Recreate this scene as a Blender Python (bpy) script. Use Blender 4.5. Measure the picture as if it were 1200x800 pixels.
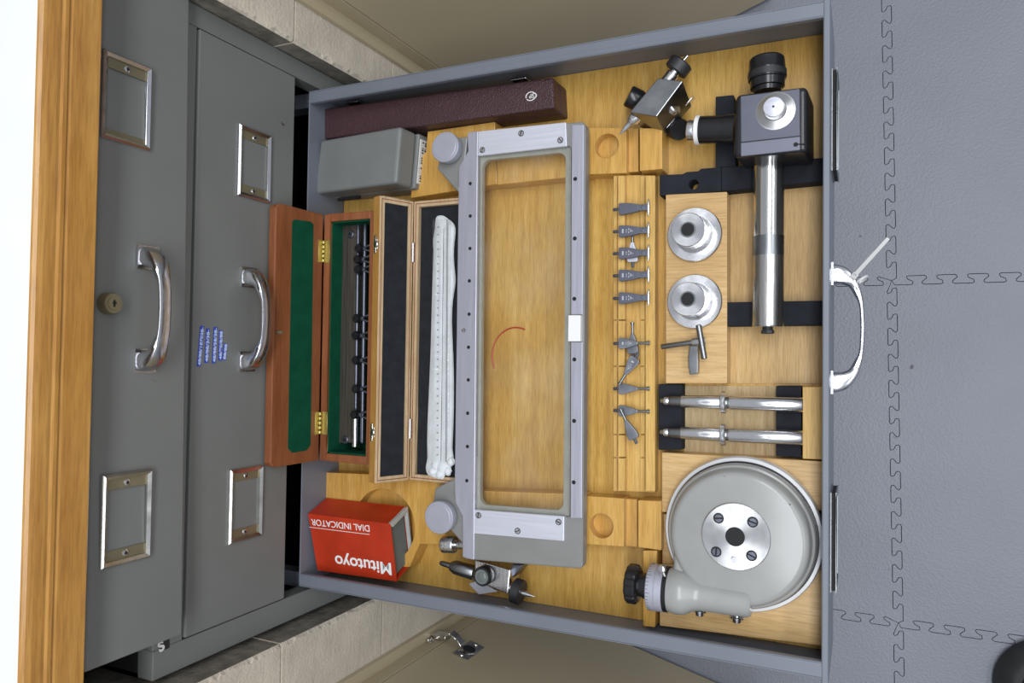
import bpy, bmesh, math, random
from mathutils import Vector, Matrix
random.seed(7)
for o in list(bpy.data.objects): bpy.data.objects.remove(o)
SC = bpy.context.scene
COL = SC.collection

# ------------------------------------------------------------------ camera
# world: x = out of the cabinet, y = along the cabinet, z = up; z = 0 is the rim of the open drawer
RW = [[0.9055823, -0.0016213, 0.4241661], [0.0136134, 0.9995883, -0.0252436], [-0.4239506, 0.0286342, 0.9052338]]
FPX = 878.74
CP = Vector((0, 0, 0.70))
cam = bpy.data.cameras.new('camera'); cam.sensor_width = 36; cam.lens = FPX / 1200 * 36
cam.clip_start = 0.01
camo = bpy.data.objects.new('camera', cam); COL.objects.link(camo)
rm = Matrix(RW).to_quaternion().normalized().to_matrix()
camo.matrix_world = Matrix.Translation(CP) @ rm.to_4x4()
SC.camera = camo
SC.view_settings.view_transform = 'Standard'; SC.view_settings.look = 'None'
SC.view_settings.gamma = 1; SC.view_settings.exposure = 0.0

# ------------------------------------------------------------------ light
w = bpy.data.worlds.new('room_air'); SC.world = w; w.use_nodes = True
w.node_tree.nodes['Background'].inputs[0].default_value = (0.86, 0.91, 1.0, 1)
w.node_tree.nodes['Background'].inputs[1].default_value = 0.50
def lamp(name, loc, size, power, color=(0.93, 0.96, 1.0)):
    l = bpy.data.lights.new(name, 'AREA'); l.shape = 'RECTANGLE'; l.size, l.size_y = size; l.energy = power; l.color = color
    o = bpy.data.objects.new(name, l); COL.objects.link(o); o.location = loc
    return o
# two fluorescent ceiling fittings running along the bench
lamp('ceiling_light', (0.34, 0.0, 1.95), (0.45, 2.4), 37)
lamp('ceiling_light', (1.50, 0.2, 1.95), (0.35, 2.4), 22)

# ------------------------------------------------------------------ helpers
def ray(px, py): return rm @ Vector((px - 600, 400 - py, -FPX))
def at(px, py, z):
    r = ray(px, py); return CP + r * ((z - CP.z) / r.z)
def atx(px, py, x):
    r = ray(px, py); return CP + r * ((x - CP.x) / r.x)
def onpl(px, py, p0, n):
    r = ray(px, py); return CP + r * ((Vector(p0) - CP).dot(n) / r.dot(n))
U = 0.00085      # metres per photograph pixel inside the drawer

class G:
    def __init__(s): s.v = []; s.f = []; s.m = []; s.sm = []
    def add(s, vs, fs, mi=0, smooth=False):
        b = len(s.v); s.v += [Vector(v) for v in vs]
        for f in fs: s.f.append([b + i for i in f]); s.m.append(mi); s.sm.append(smooth)
        return s
    def hexa(s, b, t, mi=0):      # bottom four, top four (same order)
        n = len(b)
        return s.add(list(b) + list(t), [list(range(n))[::-1], list(range(n, 2 * n))] + [[i, (i + 1) % n, n + (i + 1) % n, n + i] for i in range(n)], mi)
    def box(s, x0, x1, y0, y1, z0, z1, mi=0):
        return s.hexa([(x0, y0, z0), (x1, y0, z0), (x1, y1, z0), (x0, y1, z0)], [(x0, y0, z1), (x1, y0, z1), (x1, y1, z1), (x0, y1, z1)], mi)
    def ppoly(s, pts, z, d, mi=0):   # photo polygon on the plane z, depth d downwards
        t = [at(p[0], p[1], z) for p in pts]
        return s.hexa([v - Vector((0, 0, d)) for v in t], t, mi)
    def extr(s, pts, vec, mi=0):     # polygon of world points extruded along vec
        v = Vector(vec); return s.hexa([Vector(p) + v for p in pts], [Vector(p) for p in pts], mi)
    def lathe(s, a, b, prof, n=28, mi=0, u=1.0):    # prof: (t along a->b, radius); closed ends
        a = Vector(a); b = Vector(b); ax = (b - a); L = ax.length; ax.normalize()
        k = Vector((0, 0, 1)) if abs(ax.z) < 0.9 else Vector((0, 1, 0))
        e1 = ax.cross(k).normalized(); e2 = ax.cross(e1)
        vs = []; fs = []
        for t, r in prof:
            for i in range(n):
                an = 2 * math.pi * i / n
                vs.append(a + ax * (t * L) + (e1 * math.cos(an) + e2 * math.sin(an)) * max(r * u, 1e-5))
        for j in range(len(prof) - 1):
            for i in range(n):
                fs.append([j * n + i, j * n + (i + 1) % n, (j + 1) * n + (i + 1) % n, (j + 1) * n + i])
        s.add(vs, fs, mi, True)
        s.add(vs[:n], [list(range(n))[::-1]], mi); s.add(vs[-n:], [list(range(n))], mi)
        return s
    def disc(s, c, r, h, n=32, mi=0, bev=0.0):     # upright cylinder with its top at c
        c = Vector(c)
        if bev: pr = [(0, r), (1 - bev / h, r), (1, r - bev)]
        else: pr = [(0, r), (1, r)]
        return s.lathe(c - Vector((0, 0, h)), c, pr, n, mi)
    def tube(s, pts, r, n=10, mi=0):
        pts = [Vector(p) for p in pts]; vs = []; fs = []; prev = None
        for j, p in enumerate(pts):
            d = (pts[min(j + 1, len(pts) - 1)] - pts[max(j - 1, 0)]).normalized()
            if prev is None:
                k = Vector((0, 0, 1)) if abs(d.z) < 0.9 else Vector((0, 1, 0)); e1 = d.cross(k).normalized()
            else: e1 = (prev - d * prev.dot(d)).normalized()
            prev = e1; e2 = d.cross(e1); rr = r[j] if isinstance(r, (list, tuple)) else r
            for i in range(n):
                an = 2 * math.pi * i / n; vs.append(p + (e1 * math.cos(an) + e2 * math.sin(an)) * rr)
        for j in range(len(pts) - 1):
            for i in range(n): fs.append([j * n + i, j * n + (i + 1) % n, (j + 1) * n + (i + 1) % n, (j + 1) * n + i])
        s.add(vs, fs, mi, True); s.add(vs[:n], [list(range(n))[::-1]], mi); s.add(vs[-n:], [list(range(n))], mi)
        return s
    def holed(s, poly, c, r, z0, z1, n=40, mi=0, depth=None):   # flat block (poly star-shaped about c) with a round hole; depth = blind hole depth
        c = Vector(c).to_2d(); P = [Vector(p).to_2d() for p in poly]
        ang = [2 * math.pi * i / n for i in range(n)] + [math.atan2((p - c).y, (p - c).x) % (2 * math.pi) for p in P]
        ang = sorted(set(round(a, 6) for a in ang)); O = []; I = []
        for a in ang:
            d = Vector((math.cos(a), math.sin(a))); best = 1e9
            for i in range(len(P)):
                p, q = P[i], P[(i + 1) % len(P)]; e = q - p; den = d.x * e.y - d.y * e.x
                if abs(den) < 1e-12: continue
                t = ((p - c).x * e.y - (p - c).y * e.x) / den; uu = ((p - c).x * d.y - (p - c).y * d.x) / den
                if t > 0 and -1e-4 <= uu <= 1.0001: best = min(best, t)
            O.append(c + d * best); I.append(c + d * min(r, best * 0.999))
        k = len(ang); zb = z1 - depth if depth else z0
        vs = [(p.x, p.y, z1) for p in O] + [(p.x, p.y, z1) for p in I] + [(p.x, p.y, z0) for p in O] + [(p.x, p.y, zb) for p in I]
        fs = []
        for i in range(k):
            j = (i + 1) % k
            fs += [[i, j, k + j, k + i], [2 * k + i, 2 * k + j, j, i], [k + i, k + j, 3 * k + j, 3 * k + i]]
            if not depth: fs.append([3 * k + i, 3 * k + j, 2 * k + j, 2 * k + i])
        if depth: fs += [list(range(3 * k, 4 * k)), list(range(2 * k, 3 * k))[::-1]]
        return s.add(vs, fs, mi)
    def ring(s, O, I, vec, mi=0):     # frame between two loops of equal length, extruded along vec
        n = len(O); v = Vector(vec); vs = list(O) + list(I) + [Vector(p) + v for p in O] + [Vector(p) + v for p in I]; fs = []
        for i in range(n):
            j = (i + 1) % n
            fs += [[i, j, n + j, n + i], [2 * n + i, 3 * n + i, 3 * n + j, 2 * n + j], [i, 2 * n + i, 2 * n + j, j], [n + i, n + j, 3 * n + j, 3 * n + i]]
        return s.add(vs, fs, mi)
    def xf(s, M):
        s.v = [M @ v for v in s.v]; return s

def wloc(o):
    v = Vector((0, 0, 0))
    while o is not None: v += o.location; o = o.parent
    return v
def obj(name, g, mats, parent=None, bevel=0, seg=2, local=False, label=None, loc=None):
    me = bpy.data.meshes.new(name)
    off = Vector((0, 0, 0)) if local or parent is None else wloc(parent)
    if parent is None and not local:
        if loc is None:
            xs = [v.x for v in g.v]; ys = [v.y for v in g.v]; zs = [v.z for v in g.v]
            loc = Vector(((min(xs) + max(xs)) / 2, (min(ys) + max(ys)) / 2, min(zs)))
        off = Vector(loc)
    me.from_pydata([tuple(v - off) for v in g.v], [], g.f)
    if not isinstance(mats, (list, tuple)): mats = [mats]
    for m in mats: me.materials.append(m)
    for p, mi, sm in zip(me.polygons, g.m, g.sm): p.material_index = mi; p.use_smooth = sm
    bm = bmesh.new(); bm.from_mesh(me); bmesh.ops.remove_doubles(bm, verts=bm.verts, dist=1e-6)
    bmesh.ops.recalc_face_normals(bm, faces=bm.faces); bm.to_mesh(me); bm.free()
    if any(s_ for s_ in g.sm): me.set_sharp_from_angle(angle=math.radians(32))
    o = bpy.data.objects.new(name, me); COL.objects.link(o)
    if parent is not None: o.parent = parent
    elif not local: o.location = off
    if bevel:
        b = o.modifiers.new('bevel', 'BEVEL'); b.width = bevel; b.segments = seg; b.limit_method = 'ANGLE'; b.angle_limit = math.radians(40)
    if label: o['label'] = label
    return o
def tag(o, label, cat, group=None):
    o['label'] = label; o['category'] = cat
    if group: o['group'] = group
    return o
def thing(name, label, cat, loc=(0, 0, 0), group=None):
    o = bpy.data.objects.new(name, None); COL.objects.link(o); o.location = loc; o.empty_display_size = 0.01
    return tag(o, label, cat, group)
def struct(o):
    o['kind'] = 'structure'; return o
def copy_tree(o, parent=None):
    c = o.copy(); COL.objects.link(c)
    if parent is not None: c.parent = parent
    for ch in list(o.children): copy_tree(ch, c)
    return c
def text(string, size, origin, xd, yd, mat, parent, name='lettering', thick=0.00012, sx=1.0, spacing=1.0, bold=0.0):
    cu = bpy.data.curves.new(name, 'FONT'); cu.body = string; cu.size = size; cu.extrude = thick; cu.space_character = spacing
    cu.offset = bold
    t = bpy.data.objects.new('tmp', cu); COL.objects.link(t)
    dg = bpy.context.evaluated_depsgraph_get(); me = bpy.data.meshes.new_from_object(t.evaluated_get(dg))
    bpy.data.objects.remove(t)
    me.name = name
    x = Vector(xd).normalized(); n = x.cross(Vector(yd)).normalized(); y = n.cross(x)
    o0 = Vector(origin) + n * 0.00015 - (wloc(parent) if parent else Vector((0, 0, 0)))
    for v in me.vertices: v.co = o0 + x * (v.co.x * sx) + y * v.co.y + n * v.co.z
    me.materials.clear(); me.materials.append(mat)
    o = bpy.data.objects.new(name, me); COL.objects.link(o); o.parent = parent
    return o

# ------------------------------------------------------------------ materials
def nt(name):
    m = bpy.data.materials.new(name); m.use_nodes = True
    t = m.node_tree; return m, t, t.nodes, t.links, t.nodes['Principled BSDF']
def coords(N, L, scale, rot=(0, 0, 0), kind='Object'):
    tc = N.new('ShaderNodeTexCoord'); mp = N.new('ShaderNodeMapping')
    mp.inputs['Scale'].default_value = scale; mp.inputs['Rotation'].default_value = rot
    L.new(tc.outputs[kind], mp.inputs[0]); return mp
def noise(N, L, mp, s, d=4, r=0.55):
    n = N.new('ShaderNodeTexNoise'); n.inputs['Scale'].default_value = s; n.inputs['Detail'].default_value = d; n.inputs['Roughness'].default_value = r
    L.new(mp.outputs[0], n.inputs['Vector']); return n
def ramp(N, L, src, stops):
    r = N.new('ShaderNodeValToRGB'); e = r.color_ramp.elements
    while len(e) < len(stops): e.new(0.5)
    for i, (p, c) in enumerate(stops): e[i].position = p; e[i].color = (c[0], c[1], c[2], 1)
    L.new(src, r.inputs[0]); return r
def bump(N, L, b, src, st, dist=0.001):
    k = N.new('ShaderNodeBump'); k.inputs['Strength'].default_value = st; k.inputs['Distance'].default_value = dist
    L.new(src, k.inputs['Height']); L.new(k.outputs[0], b.inputs['Normal'])
def sc(c, k): return tuple(min(1, x * k) for x in c)
def paint(name, col, rough=0.45, metal=0.0, var=0.08, ns=18, bm=0.0, bs=900, spots=None, spec=None):
    m, t, N, L, b = nt(name); mp = coords(N, L, (1, 1, 1))
    n = noise(N, L, mp, ns)
    st = [(0.3, sc(col, 1 - var)), (0.7, sc(col, 1 + var))]
    r = ramp(N, L, n.outputs[0], st); out = r.outputs[0]
    if spots:
        n2 = noise(N, L, mp, spots[1], 3); r2 = ramp(N, L, n2.outputs[0], [(spots[2], (0, 0, 0)), (spots[2] + 0.03, (1, 1, 1))])
        mx = N.new('ShaderNodeMix'); mx.data_type = 'RGBA'; L.new(r2.outputs[0], mx.inputs[0]); L.new(out, mx.inputs[6])
        mx.inputs[7].default_value = (*spots[0], 1); out = mx.outputs[2]
    L.new(out, b.inputs['Base Color']); b.inputs['Roughness'].default_value = rough; b.inputs['Metallic'].default_value = metal
    if spec is not None: b.inputs['Specular IOR Level'].default_value = spec
    if bm:
        n3 = noise(N, L, mp, bs, 2); bump(N, L, b, n3.outputs[0], bm)
    return m
def wood(name, c1, c2, c3, axis='y', rough=0.4, fine=1.0, bm=0.15, coat=0.0):
    m, t, N, L, b = nt(name)
    s = {'y': (1, .06, 1), 'x': (.06, 1, 1), 'z': (1, 1, .06)}[axis]
    mp = coords(N, L, s); mq = coords(N, L, (1, 1, 1)); n1 = noise(N, L, mp, 130 * fine, 6, .65); n2 = noise(N, L, mp, 900 * fine, 3, .6); n0 = noise(N, L, mq, 9, 3)
    r = ramp(N, L, n1.outputs[0], [(0.28, c1), (0.52, c2), (0.74, c3)])
    r2 = ramp(N, L, n2.outputs[0], [(0.36, (0.76, 0.72, 0.64)), (0.56, (1, 1, 1))])
    r0 = ramp(N, L, n0.outputs[0], [(0.35, (0.86, 0.82, 0.76)), (0.62, (1, 1, 1))])
    mx = N.new('ShaderNodeMix'); mx.data_type = 'RGBA'; mx.blend_type = 'MULTIPLY'; mx.inputs[0].default_value = .8
    L.new(r.outputs[0], mx.inputs[6]); L.new(r2.outputs[0], mx.inputs[7])
    m2 = N.new('ShaderNodeMix'); m2.data_type = 'RGBA'; m2.blend_type = 'MULTIPLY'; m2.inputs[0].default_value = 1
    L.new(mx.outputs[2], m2.inputs[6]); L.new(r0.outputs[0], m2.inputs[7]); L.new(m2.outputs[2], b.inputs['Base Color'])
    b.inputs['Roughness'].default_value = rough; b.inputs['Coat Weight'].default_value = coat; b.inputs['Coat Roughness'].default_value = 0.15
    bump(N, L, b, n2.outputs[0], bm, 0.0005)
    return m
def brushed(name, col, rough=0.3, axis='y', var=0.12, metal=1.0):
    m, t, N, L, b = nt(name); s = {'y': (1, .03, 1), 'x': (.03, 1, 1), 'z': (1, 1, .03), 'o': (1, 1, 1)}[axis]
    mp = coords(N, L, s); n = noise(N, L, mp, 500 if axis != 'o' else 60, 3)
    r = ramp(N, L, n.outputs[0], [(0.3, sc(col, 1 - var)), (0.7, sc(col, 1 + var))]); L.new(r.outputs[0], b.inputs['Base Color'])
    rr = ramp(N, L, n.outputs[0], [(0.3, (rough * .8,) * 3), (0.7, (rough * 1.25,) * 3)]); L.new(rr.outputs[0], b.inputs['Roughness'])
    b.inputs['Metallic'].default_value = metal
    return m
def aniso(name, col, rough=.25, metal=.95):
    m = brushed(name, col, rough, 'o', .05, metal); N = m.node_tree.nodes; b = N['Principled BSDF']
    tg = N.new('ShaderNodeTangent'); tg.direction_type = 'RADIAL'; tg.axis = 'Z'; m.node_tree.links.new(tg.outputs[0], b.inputs['Tangent'])
    b.inputs['Anisotropic'].default_value = .8
    return m
def glassm(name, tint=(0.93, 0.97, 0.95), refl=1.0):
    m = bpy.data.materials.new(name); m.use_nodes = True; t = m.node_tree; N = t.nodes; L = t.links
    N.remove(N['Principled BSDF']); out = N['Material Output']
    tr = N.new('ShaderNodeBsdfTransparent'); tr.inputs[0].default_value = (*tint, 1)
    gl = N.new('ShaderNodeBsdfGlossy'); gl.inputs['Roughness'].default_value = 0.02
    df = N.new('ShaderNodeBsdfDiffuse'); df.inputs[0].default_value = (.8, .82, .8, 1)
    fr = N.new('ShaderNodeFresnel'); fr.inputs[0].default_value = 1.38
    ge = N.new('ShaderNodeNewGeometry'); mr = N.new('ShaderNodeMapRange'); L.new(ge.outputs['Backfacing'], mr.inputs[0])
    mr.inputs[3].default_value = 1.38; mr.inputs[4].default_value = 1 / 1.38; L.new(mr.outputs[0], fr.inputs[0])
    mx = N.new('ShaderNodeMixShader'); L.new(fr.outputs[0], mx.inputs[0]); L.new(tr.outputs[0], mx.inputs[1]); L.new(gl.outputs[0], mx.inputs[2])
    mp = coords(N, L, (1, 1, 1)); n = noise(N, L, mp, 14, 5); r = ramp(N, L, n.outputs[0], [(0.45, (0.0,) * 3), (0.85, (0.06,) * 3)])
    m2 = N.new('ShaderNodeMixShader'); L.new(r.outputs[0], m2.inputs[0]); L.new(mx.outputs[0], m2.inputs[1]); L.new(df.outputs[0], m2.inputs[2])
    L.new(m2.outputs[0], out.inputs[0]); return m

M = {}
M['grey'] = paint('grey_green_enamel', (0.168, 0.173, 0.162), 0.40, var=.05, ns=9, spots=((.07, .06, .05), 38, .745))
M['grey2'] = paint('blue_grey_enamel', (0.160, 0.176, 0.208), 0.36, var=.06, ns=12, spots=((.08, .07, .06), 60, .76))
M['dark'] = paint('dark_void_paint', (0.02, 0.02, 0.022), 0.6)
M['white'] = paint('white_laminate', (0.90, 0.90, 0.92), 0.25, var=.02)
M['edge'] = wood('varnished_beech_edging', (.44, .195, .036), (.55, .275, .058), (.63, .35, .09), 'y', .3, .5, .1, .4)
M['wood'] = wood('golden_plywood', (.52, .29, .058), (.65, .395, .095), (.73, .48, .15), 'y', .38, 1.0, .2, .15)
M['wood_pale'] = wood('pale_worn_plywood', (.46, .33, .15), (.60, .45, .24), (.70, .56, .36), 'y', .55, 1.3, .3)
M['wood_block'] = wood('honey_beech', (.58, .315, .062), (.67, .39, .095), (.73, .46, .14), 'y', .35, .8, .1, .2)
M['wood_board'] = wood('pink_beech_board', (.58, .37, .15), (.64, .42, .18), (.69, .48, .24), 'x', .4, .7, .08, .1)
M['wood_rack'] = wood('yellow_pine_rack', (.58, .34, .08), (.68, .43, .12), (.74, .50, .17), 'y', .38, .7, .1, .2)
M['oak'] = wood('honey_oak', (.42, .21, .045), (.54, .29, .07), (.60, .35, .10), 'y', .4, .8, .15, .1)
M['oak_pale'] = wood('pale_box_beech', (.50, .35, .20), (.58, .43, .27), (.66, .50, .34), 'y', .5, 1.2, .1)
M['mahog'] = wood('mahogany', (.21, .068, .024), (.29, .098, .036), (.34, .125, .05), 'y', .38, .7, .12, .15)
M['felt_green'] = paint('green_felt', (.005, .075, .038), .95, var=.15, ns=60, bm=.3, bs=2500, spec=.1)
M['foam'] = paint('black_foam', (.018, .020, .024), .9, var=.2, ns=90, bm=.3, bs=1800, spec=.2)
M['felt_black'] = paint('black_felt', (.014, .016, .022), .85, var=.25, ns=60, bm=.3, bs=2500, spots=((.10, .10, .10), 130, .74), spec=.3)
M['chrome'] = brushed('chrome', (.56, .56, .58), .19, 'o', .03)
M['chrome_worn'] = brushed('worn_chrome', (.62, .60, .56), .22, 'o', .15)
M['steel'] = brushed('brushed_steel', (.62, .62, .62), .26, 'y')
M['steel_x'] = aniso('turned_steel', (.70, .70, .71), .24)
M['steel_dark'] = brushed('dark_steel', (.27, .28, .29), .32, 'o', .05)
M['gun'] = brushed('blued_steel', (.16, .17, .21), .35, 'o', .15, .85)
M['satin'] = brushed('satin_aluminium', (.46, .46, .53), .42, 'y', .05, .55)
M['plate'] = brushed('bright_satin_plate', (.66, .67, .75), .4, 'x', .04, .4)
M['cast'] = paint('grey_hammered_casting', (.255, .255, .245), .42, .2, var=.06, ns=40, bm=.05)
M['cast_lt'] = paint('pale_grey_cast_enamel', (.318, .320, .306), .25, 0, var=.05, ns=30)
M['disc'] = paint('pale_grey_anodised', (.42, .425, .49), .4, .3, var=.05, ns=40)
M['black'] = paint('gloss_black', (.012, .012, .014), .25, var=.1)
M['blackm'] = paint('matt_black', (.022, .022, .024), .5, var=.2, bm=.1)
M['bluegrey'] = paint('blue_grey_crackle', (.105, .110, .145), .42, .2, var=.06, ns=80, bm=.15, bs=1800)
M['brass'] = brushed('brass', (.50, .41, .14), .36, 'o', .15, .85)
M['brass_old'] = paint('dull_brass', (.23, .20, .12), .35, .5, var=.15)
M['maroon'] = None
M['case'] = paint('grey_plastic', (.185, .195, .19), .45, var=.06, ns=25, bm=.08)
M['red'] = paint('red_card', (.47, .034, .008), .42, var=.16, ns=30, spots=((.30, .03, .010), 50, .68))
M['card'] = paint('grey_card', (.42, .43, .40), .8, var=.15, ns=50)
M['cardin'] = paint('box_inside_grey', (.13, .15, .14), .6, var=.1)
M['ink_white'] = paint('white_ink', (.82, .82, .80), .5, var=.02)
M['ink_blue'] = paint('blue_embossing_tape', (.015, .05, .42), .3, var=.05)
M['ink_pale'] = paint('pale_embossed', (.55, .66, .92), .5, var=.02)
M['paper'] = paint('white_label_paper', (.66, .66, .64), .7, var=.1, ns=120)
M['ink_dark'] = paint('dark_ink', (.02, .02, .02), .6)
M['hole'] = paint('hole_shade_black', (.006, .006, .006), .7)  # near-black colour standing in for the shade inside holes and slots
M['tissue'] = paint('white_tissue', (.70, .73, .75), .8, var=.08, ns=70, bm=.6, bs=160)
M['nylon'] = paint('translucent_nylon', (.62, .62, .60), .4)
M['redwire'] = paint('red_wire', (.50, .02, .008), .35)
M['cream'] = paint('cream_melamine', (.50, .42, .27), .32, var=.04, ns=3)
M['block'] = paint('painted_concrete_block', (.60, .53, .43), .85, var=.12, ns=22, bm=.9, bs=260)
M['block_rough'] = paint('bare_mortar', (.20, .185, .15), .95, var=.35, ns=60, bm=1.0, bs=180)
M['mortar'] = paint('mortar_joint', (.42, .38, .31), .9, var=.2, ns=60, bm=1, bs=300)
M['rubber'] = paint('black_rubber', (.02, .022, .022), .6, var=.3, ns=30)
M['glass'] = glassm('clear_glass', (.99, .992, .99))
M['glass_edge'] = paint('ground_glass_edge', (.30, .30, .26), .3, var=.08, ns=60)
# floor mat: grey-blue foam with pebbled surface
m, t, N, L, b = nt('grey_foam_mat'); mp = coords(N, L, (1, 1, 1)); n = noise(N, L, mp, 5, 3)
r = ramp(N, L, n.outputs[0], [(.3, (.185, .196, .230)), (.7, (.212, .224, .260))]); v = N.new('ShaderNodeTexVoronoi'); v.inputs['Scale'].default_value = 330
L.new(mp.outputs[0], v.inputs['Vector'])
nd = noise(N, L, mp, 26, 2); rd = ramp(N, L, nd.outputs[0], [(.755, (0, 0, 0)), (.775, (1, 1, 1))])
mx = N.new('ShaderNodeMix'); mx.data_type = 'RGBA'; L.new(rd.outputs[0], mx.inputs[0]); L.new(r.outputs[0], mx.inputs[6]); mx.inputs[7].default_value = (.06, .06, .07, 1)
L.new(mx.outputs[2], b.inputs['Base Color']); b.inputs['Roughness'].default_value = .48; bump(N, L, b, v.outputs['Distance'], .35, .001); M['mat'] = m
# maroon leatherette
m, t, N, L, b = nt('maroon_leatherette'); mp = coords(N, L, (1, 1, 1)); v = N.new('ShaderNodeTexVoronoi'); v.inputs['Scale'].default_value = 700
L.new(mp.outputs[0], v.inputs['Vector']); n = noise(N, L, mp, 25, 3); r = ramp(N, L, n.outputs[0], [(.3, (.050, .022, .026)), (.7, (.068, .030, .034))])
L.new(r.outputs[0], b.inputs['Base Color']); b.inputs['Roughness'].default_value = .42; bump(N, L, b, v.outputs['Distance'], .7, .0008); M['maroon'] = m

# ------------------------------------------------------------------ floor: slab + interlocking foam tiles
FZ = -0.50
g = G(); g.box(-1.6, 1.6, -1.6, 1.6, FZ - .06, FZ - .012); floor = struct(obj('floor', g, M['dark'], loc=(0, 0, FZ - .012)))
PITCH = 0.484; X0 = 0.0368; Y0 = 0.1215; NT = 13; AMP = 0.0125
def tooth_path(n=NT, flip=False):
    pts = []; p = PITCH / n
    for i in range(n):
        b = i * p
        # hooked dovetail; s along seam, d across (0..1)
        pts += [(b + .10 * p, 0), (b + .66 * p, 0), (b + .72 * p, .10), (b + .70 * p, .40), (b + .55 * p, .60), (b + .50 * p, .90), (b + .56 * p, 1),
                (b + 1.10 * p, 1), (b + 1.16 * p, .92), (b + 1.18 * p, .70), (b + 1.08 * p, .45), (b + 1.03 * p, .30), (b + 1.02 * p, .12)]
    # keep the run inside the tile corner to corner
    return [(s, (d - .5) * AMP) for s, d in pts if .06 * p < s < PITCH - .10 * p]
def seam(a, b):
    a = Vector(a); b = Vector(b); d = (b - a).normalized(); n = Vector((-d.y, d.x))
    return [a] + [a + d * s + n * q for s, q in tooth_path()]
def tile(ix, iy):
    x0 = X0 + ix * PITCH; y0 = Y0 + iy * PITCH; x1 = x0 + PITCH; y1 = y0 + PITCH
    # every seam is generated in one canonical direction so that neighbours share it
    south = seam((x0, y0), (x1, y0)); north = seam((x0, y1), (x1, y1)) + [Vector((x1, y1))]
    west = seam((x0, y0), (x0, y1)) + [Vector((x0, y1))]; east = seam((x1, y0), (x1, y1))
    loop = south + east + north[::-1][:-1] + west[::-1][:-1]
    c = Vector(((x0 + x1) / 2, (y0 + y1) / 2)); k = 1 - .0011 / PITCH
    # narrow the tile a little by offsetting inwards along local normals
    out = []
    n = len(loop)
    for i in range(n):
        p, q, r_ = loop[i - 1], loop[i], loop[(i + 1) % n]
        e1 = (q - p); e2 = (r_ - q)
        if e1.length < 1e-7 or e2.length < 1e-7: out.append(q); continue
        nn = Vector((-(e1.normalized() + e2.normalized()).y, (e1.normalized() + e2.normalized()).x))
        out.append(q + (nn.normalized() * .0005 if nn.length > 1e-6 else Vector((0, 0))))
    out = [Vector((p.x - (p.y - Y0) * .0178, p.y)) for p in out]     # the tiles are laid slightly out of square
    g = G(); g.hexa([(p.x, p.y, FZ - .012) for p in out], [(p.x, p.y, FZ) for p in out])
    obj('foam_tile', g, M['mat'], floor)
for ix in (-3, -2, -1, 0, 1, 2):
    for iy in (-3, -2, -1, 0, 1, 2): tile(ix, iy)

# ------------------------------------------------------------------ block piers
def pier(name, ya, yb, joints_off):
    s = 1 if yb > ya else -1; zs = [-.50, -.322, -.132, .058, .248, .29]
    g = G(); g.box(-1.25, -.5742, min(ya + s * .003, yb), max(ya + s * .003, yb), FZ, .29)
    w_ = struct(obj(name, g, M['mortar'], loc=(-.9, (ya + yb) / 2, FZ)))
    for i in range(len(zs) - 1):
        z0, z1 = zs[i] + .0016, zs[i + 1] - .0016
        for k, (xa, xb) in enumerate([(-1.0, -.573)]):
            g = G(); NY, NZ = 8, 34
            # face grid with a ragged arris
            ys = [ya, ya + s * .004, ya + s * .009] + [ya + (yb - ya) * j / NY for j in range(3, NY + 1)]
            vs = []; fs = []
            for a in range(NZ + 1):
                zz = z0 + (z1 - z0) * a / NZ
                for j in range(NY + 1):
                    xx = xb + random.uniform(-.00012, .00012); yy = ys[j]
                    if j == 0: xx -= .003
                    if j == 1: yy = ya + s * random.uniform(.0015, .0060)
                    vs.append((xx, yy, zz))
            W = NY + 1
            for a in range(NZ):
                for j in range(NY): fs.append([a * W + j, a * W + j + 1, (a + 1) * W + j + 1, (a + 1) * W + j])
            base = len(vs)
            vs += [(xa, ya, z0), (xa, ya, z1), (xa, yb, z0), (xa, yb, z1)]
            g.add(vs, fs, 0)
            fr0 = [a * W for a in range(NZ + 1)]; fr1 = [a * W + NY for a in range(NZ + 1)]
            g.add([vs[i_] for i_ in fr0] + [(xa, ya, z1), (xa, ya, z0)], [list(range(NZ + 3))], 1)
            g.add([vs[i_] for i_ in fr1] + [(xa, yb, z1), (xa, yb, z0)], [list(range(NZ + 3))], 1)
            g.add([vs[j] for j in range(W)] + [(xa, yb, z0), (xa, ya, z0)], [list(range(W + 2))], 0)
            g.add([vs[NZ * W + j] for j in range(W)] + [(xa, yb, z1), (xa, ya, z1)], [list(range(W + 2))], 0)
            g.v = [Vector(v_) for v_ in g.v]
            obj('concrete_block', g, [M['block'], M['block_rough']], w_)
pier('wall_right', .350, .50, 0)
pier('wall_left', -.312, -.47, 0)
g = G(); g.box(-1.25, -1.2, -1.6, 1.6, FZ, .29); struct(obj('wall_back', g, M['block'], loc=(-1.2, 0, FZ)))
# cream end panels standing proud of the pier faces
for nm, sg, y0, y1 in (('trim_1', 1, .3972, .4118), ('trim_2', -1, .3900, .4035)):
    g = G(); O_ = [(-.573, y0), (-.566, y0), (-.566, y1), (-.545, y1), (-.545, y1 + .018), (-.573, y1 + .018)]
    lo = [(x_, sg * y_, FZ) for x_, y_ in O_]; g.hexa(lo, [(x_, y_, .285) for x_, y_, z_2 in lo]); struct(obj(nm, g, M['cream'], bevel=.0006, loc=(-.56, sg * y1, FZ)))

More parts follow.
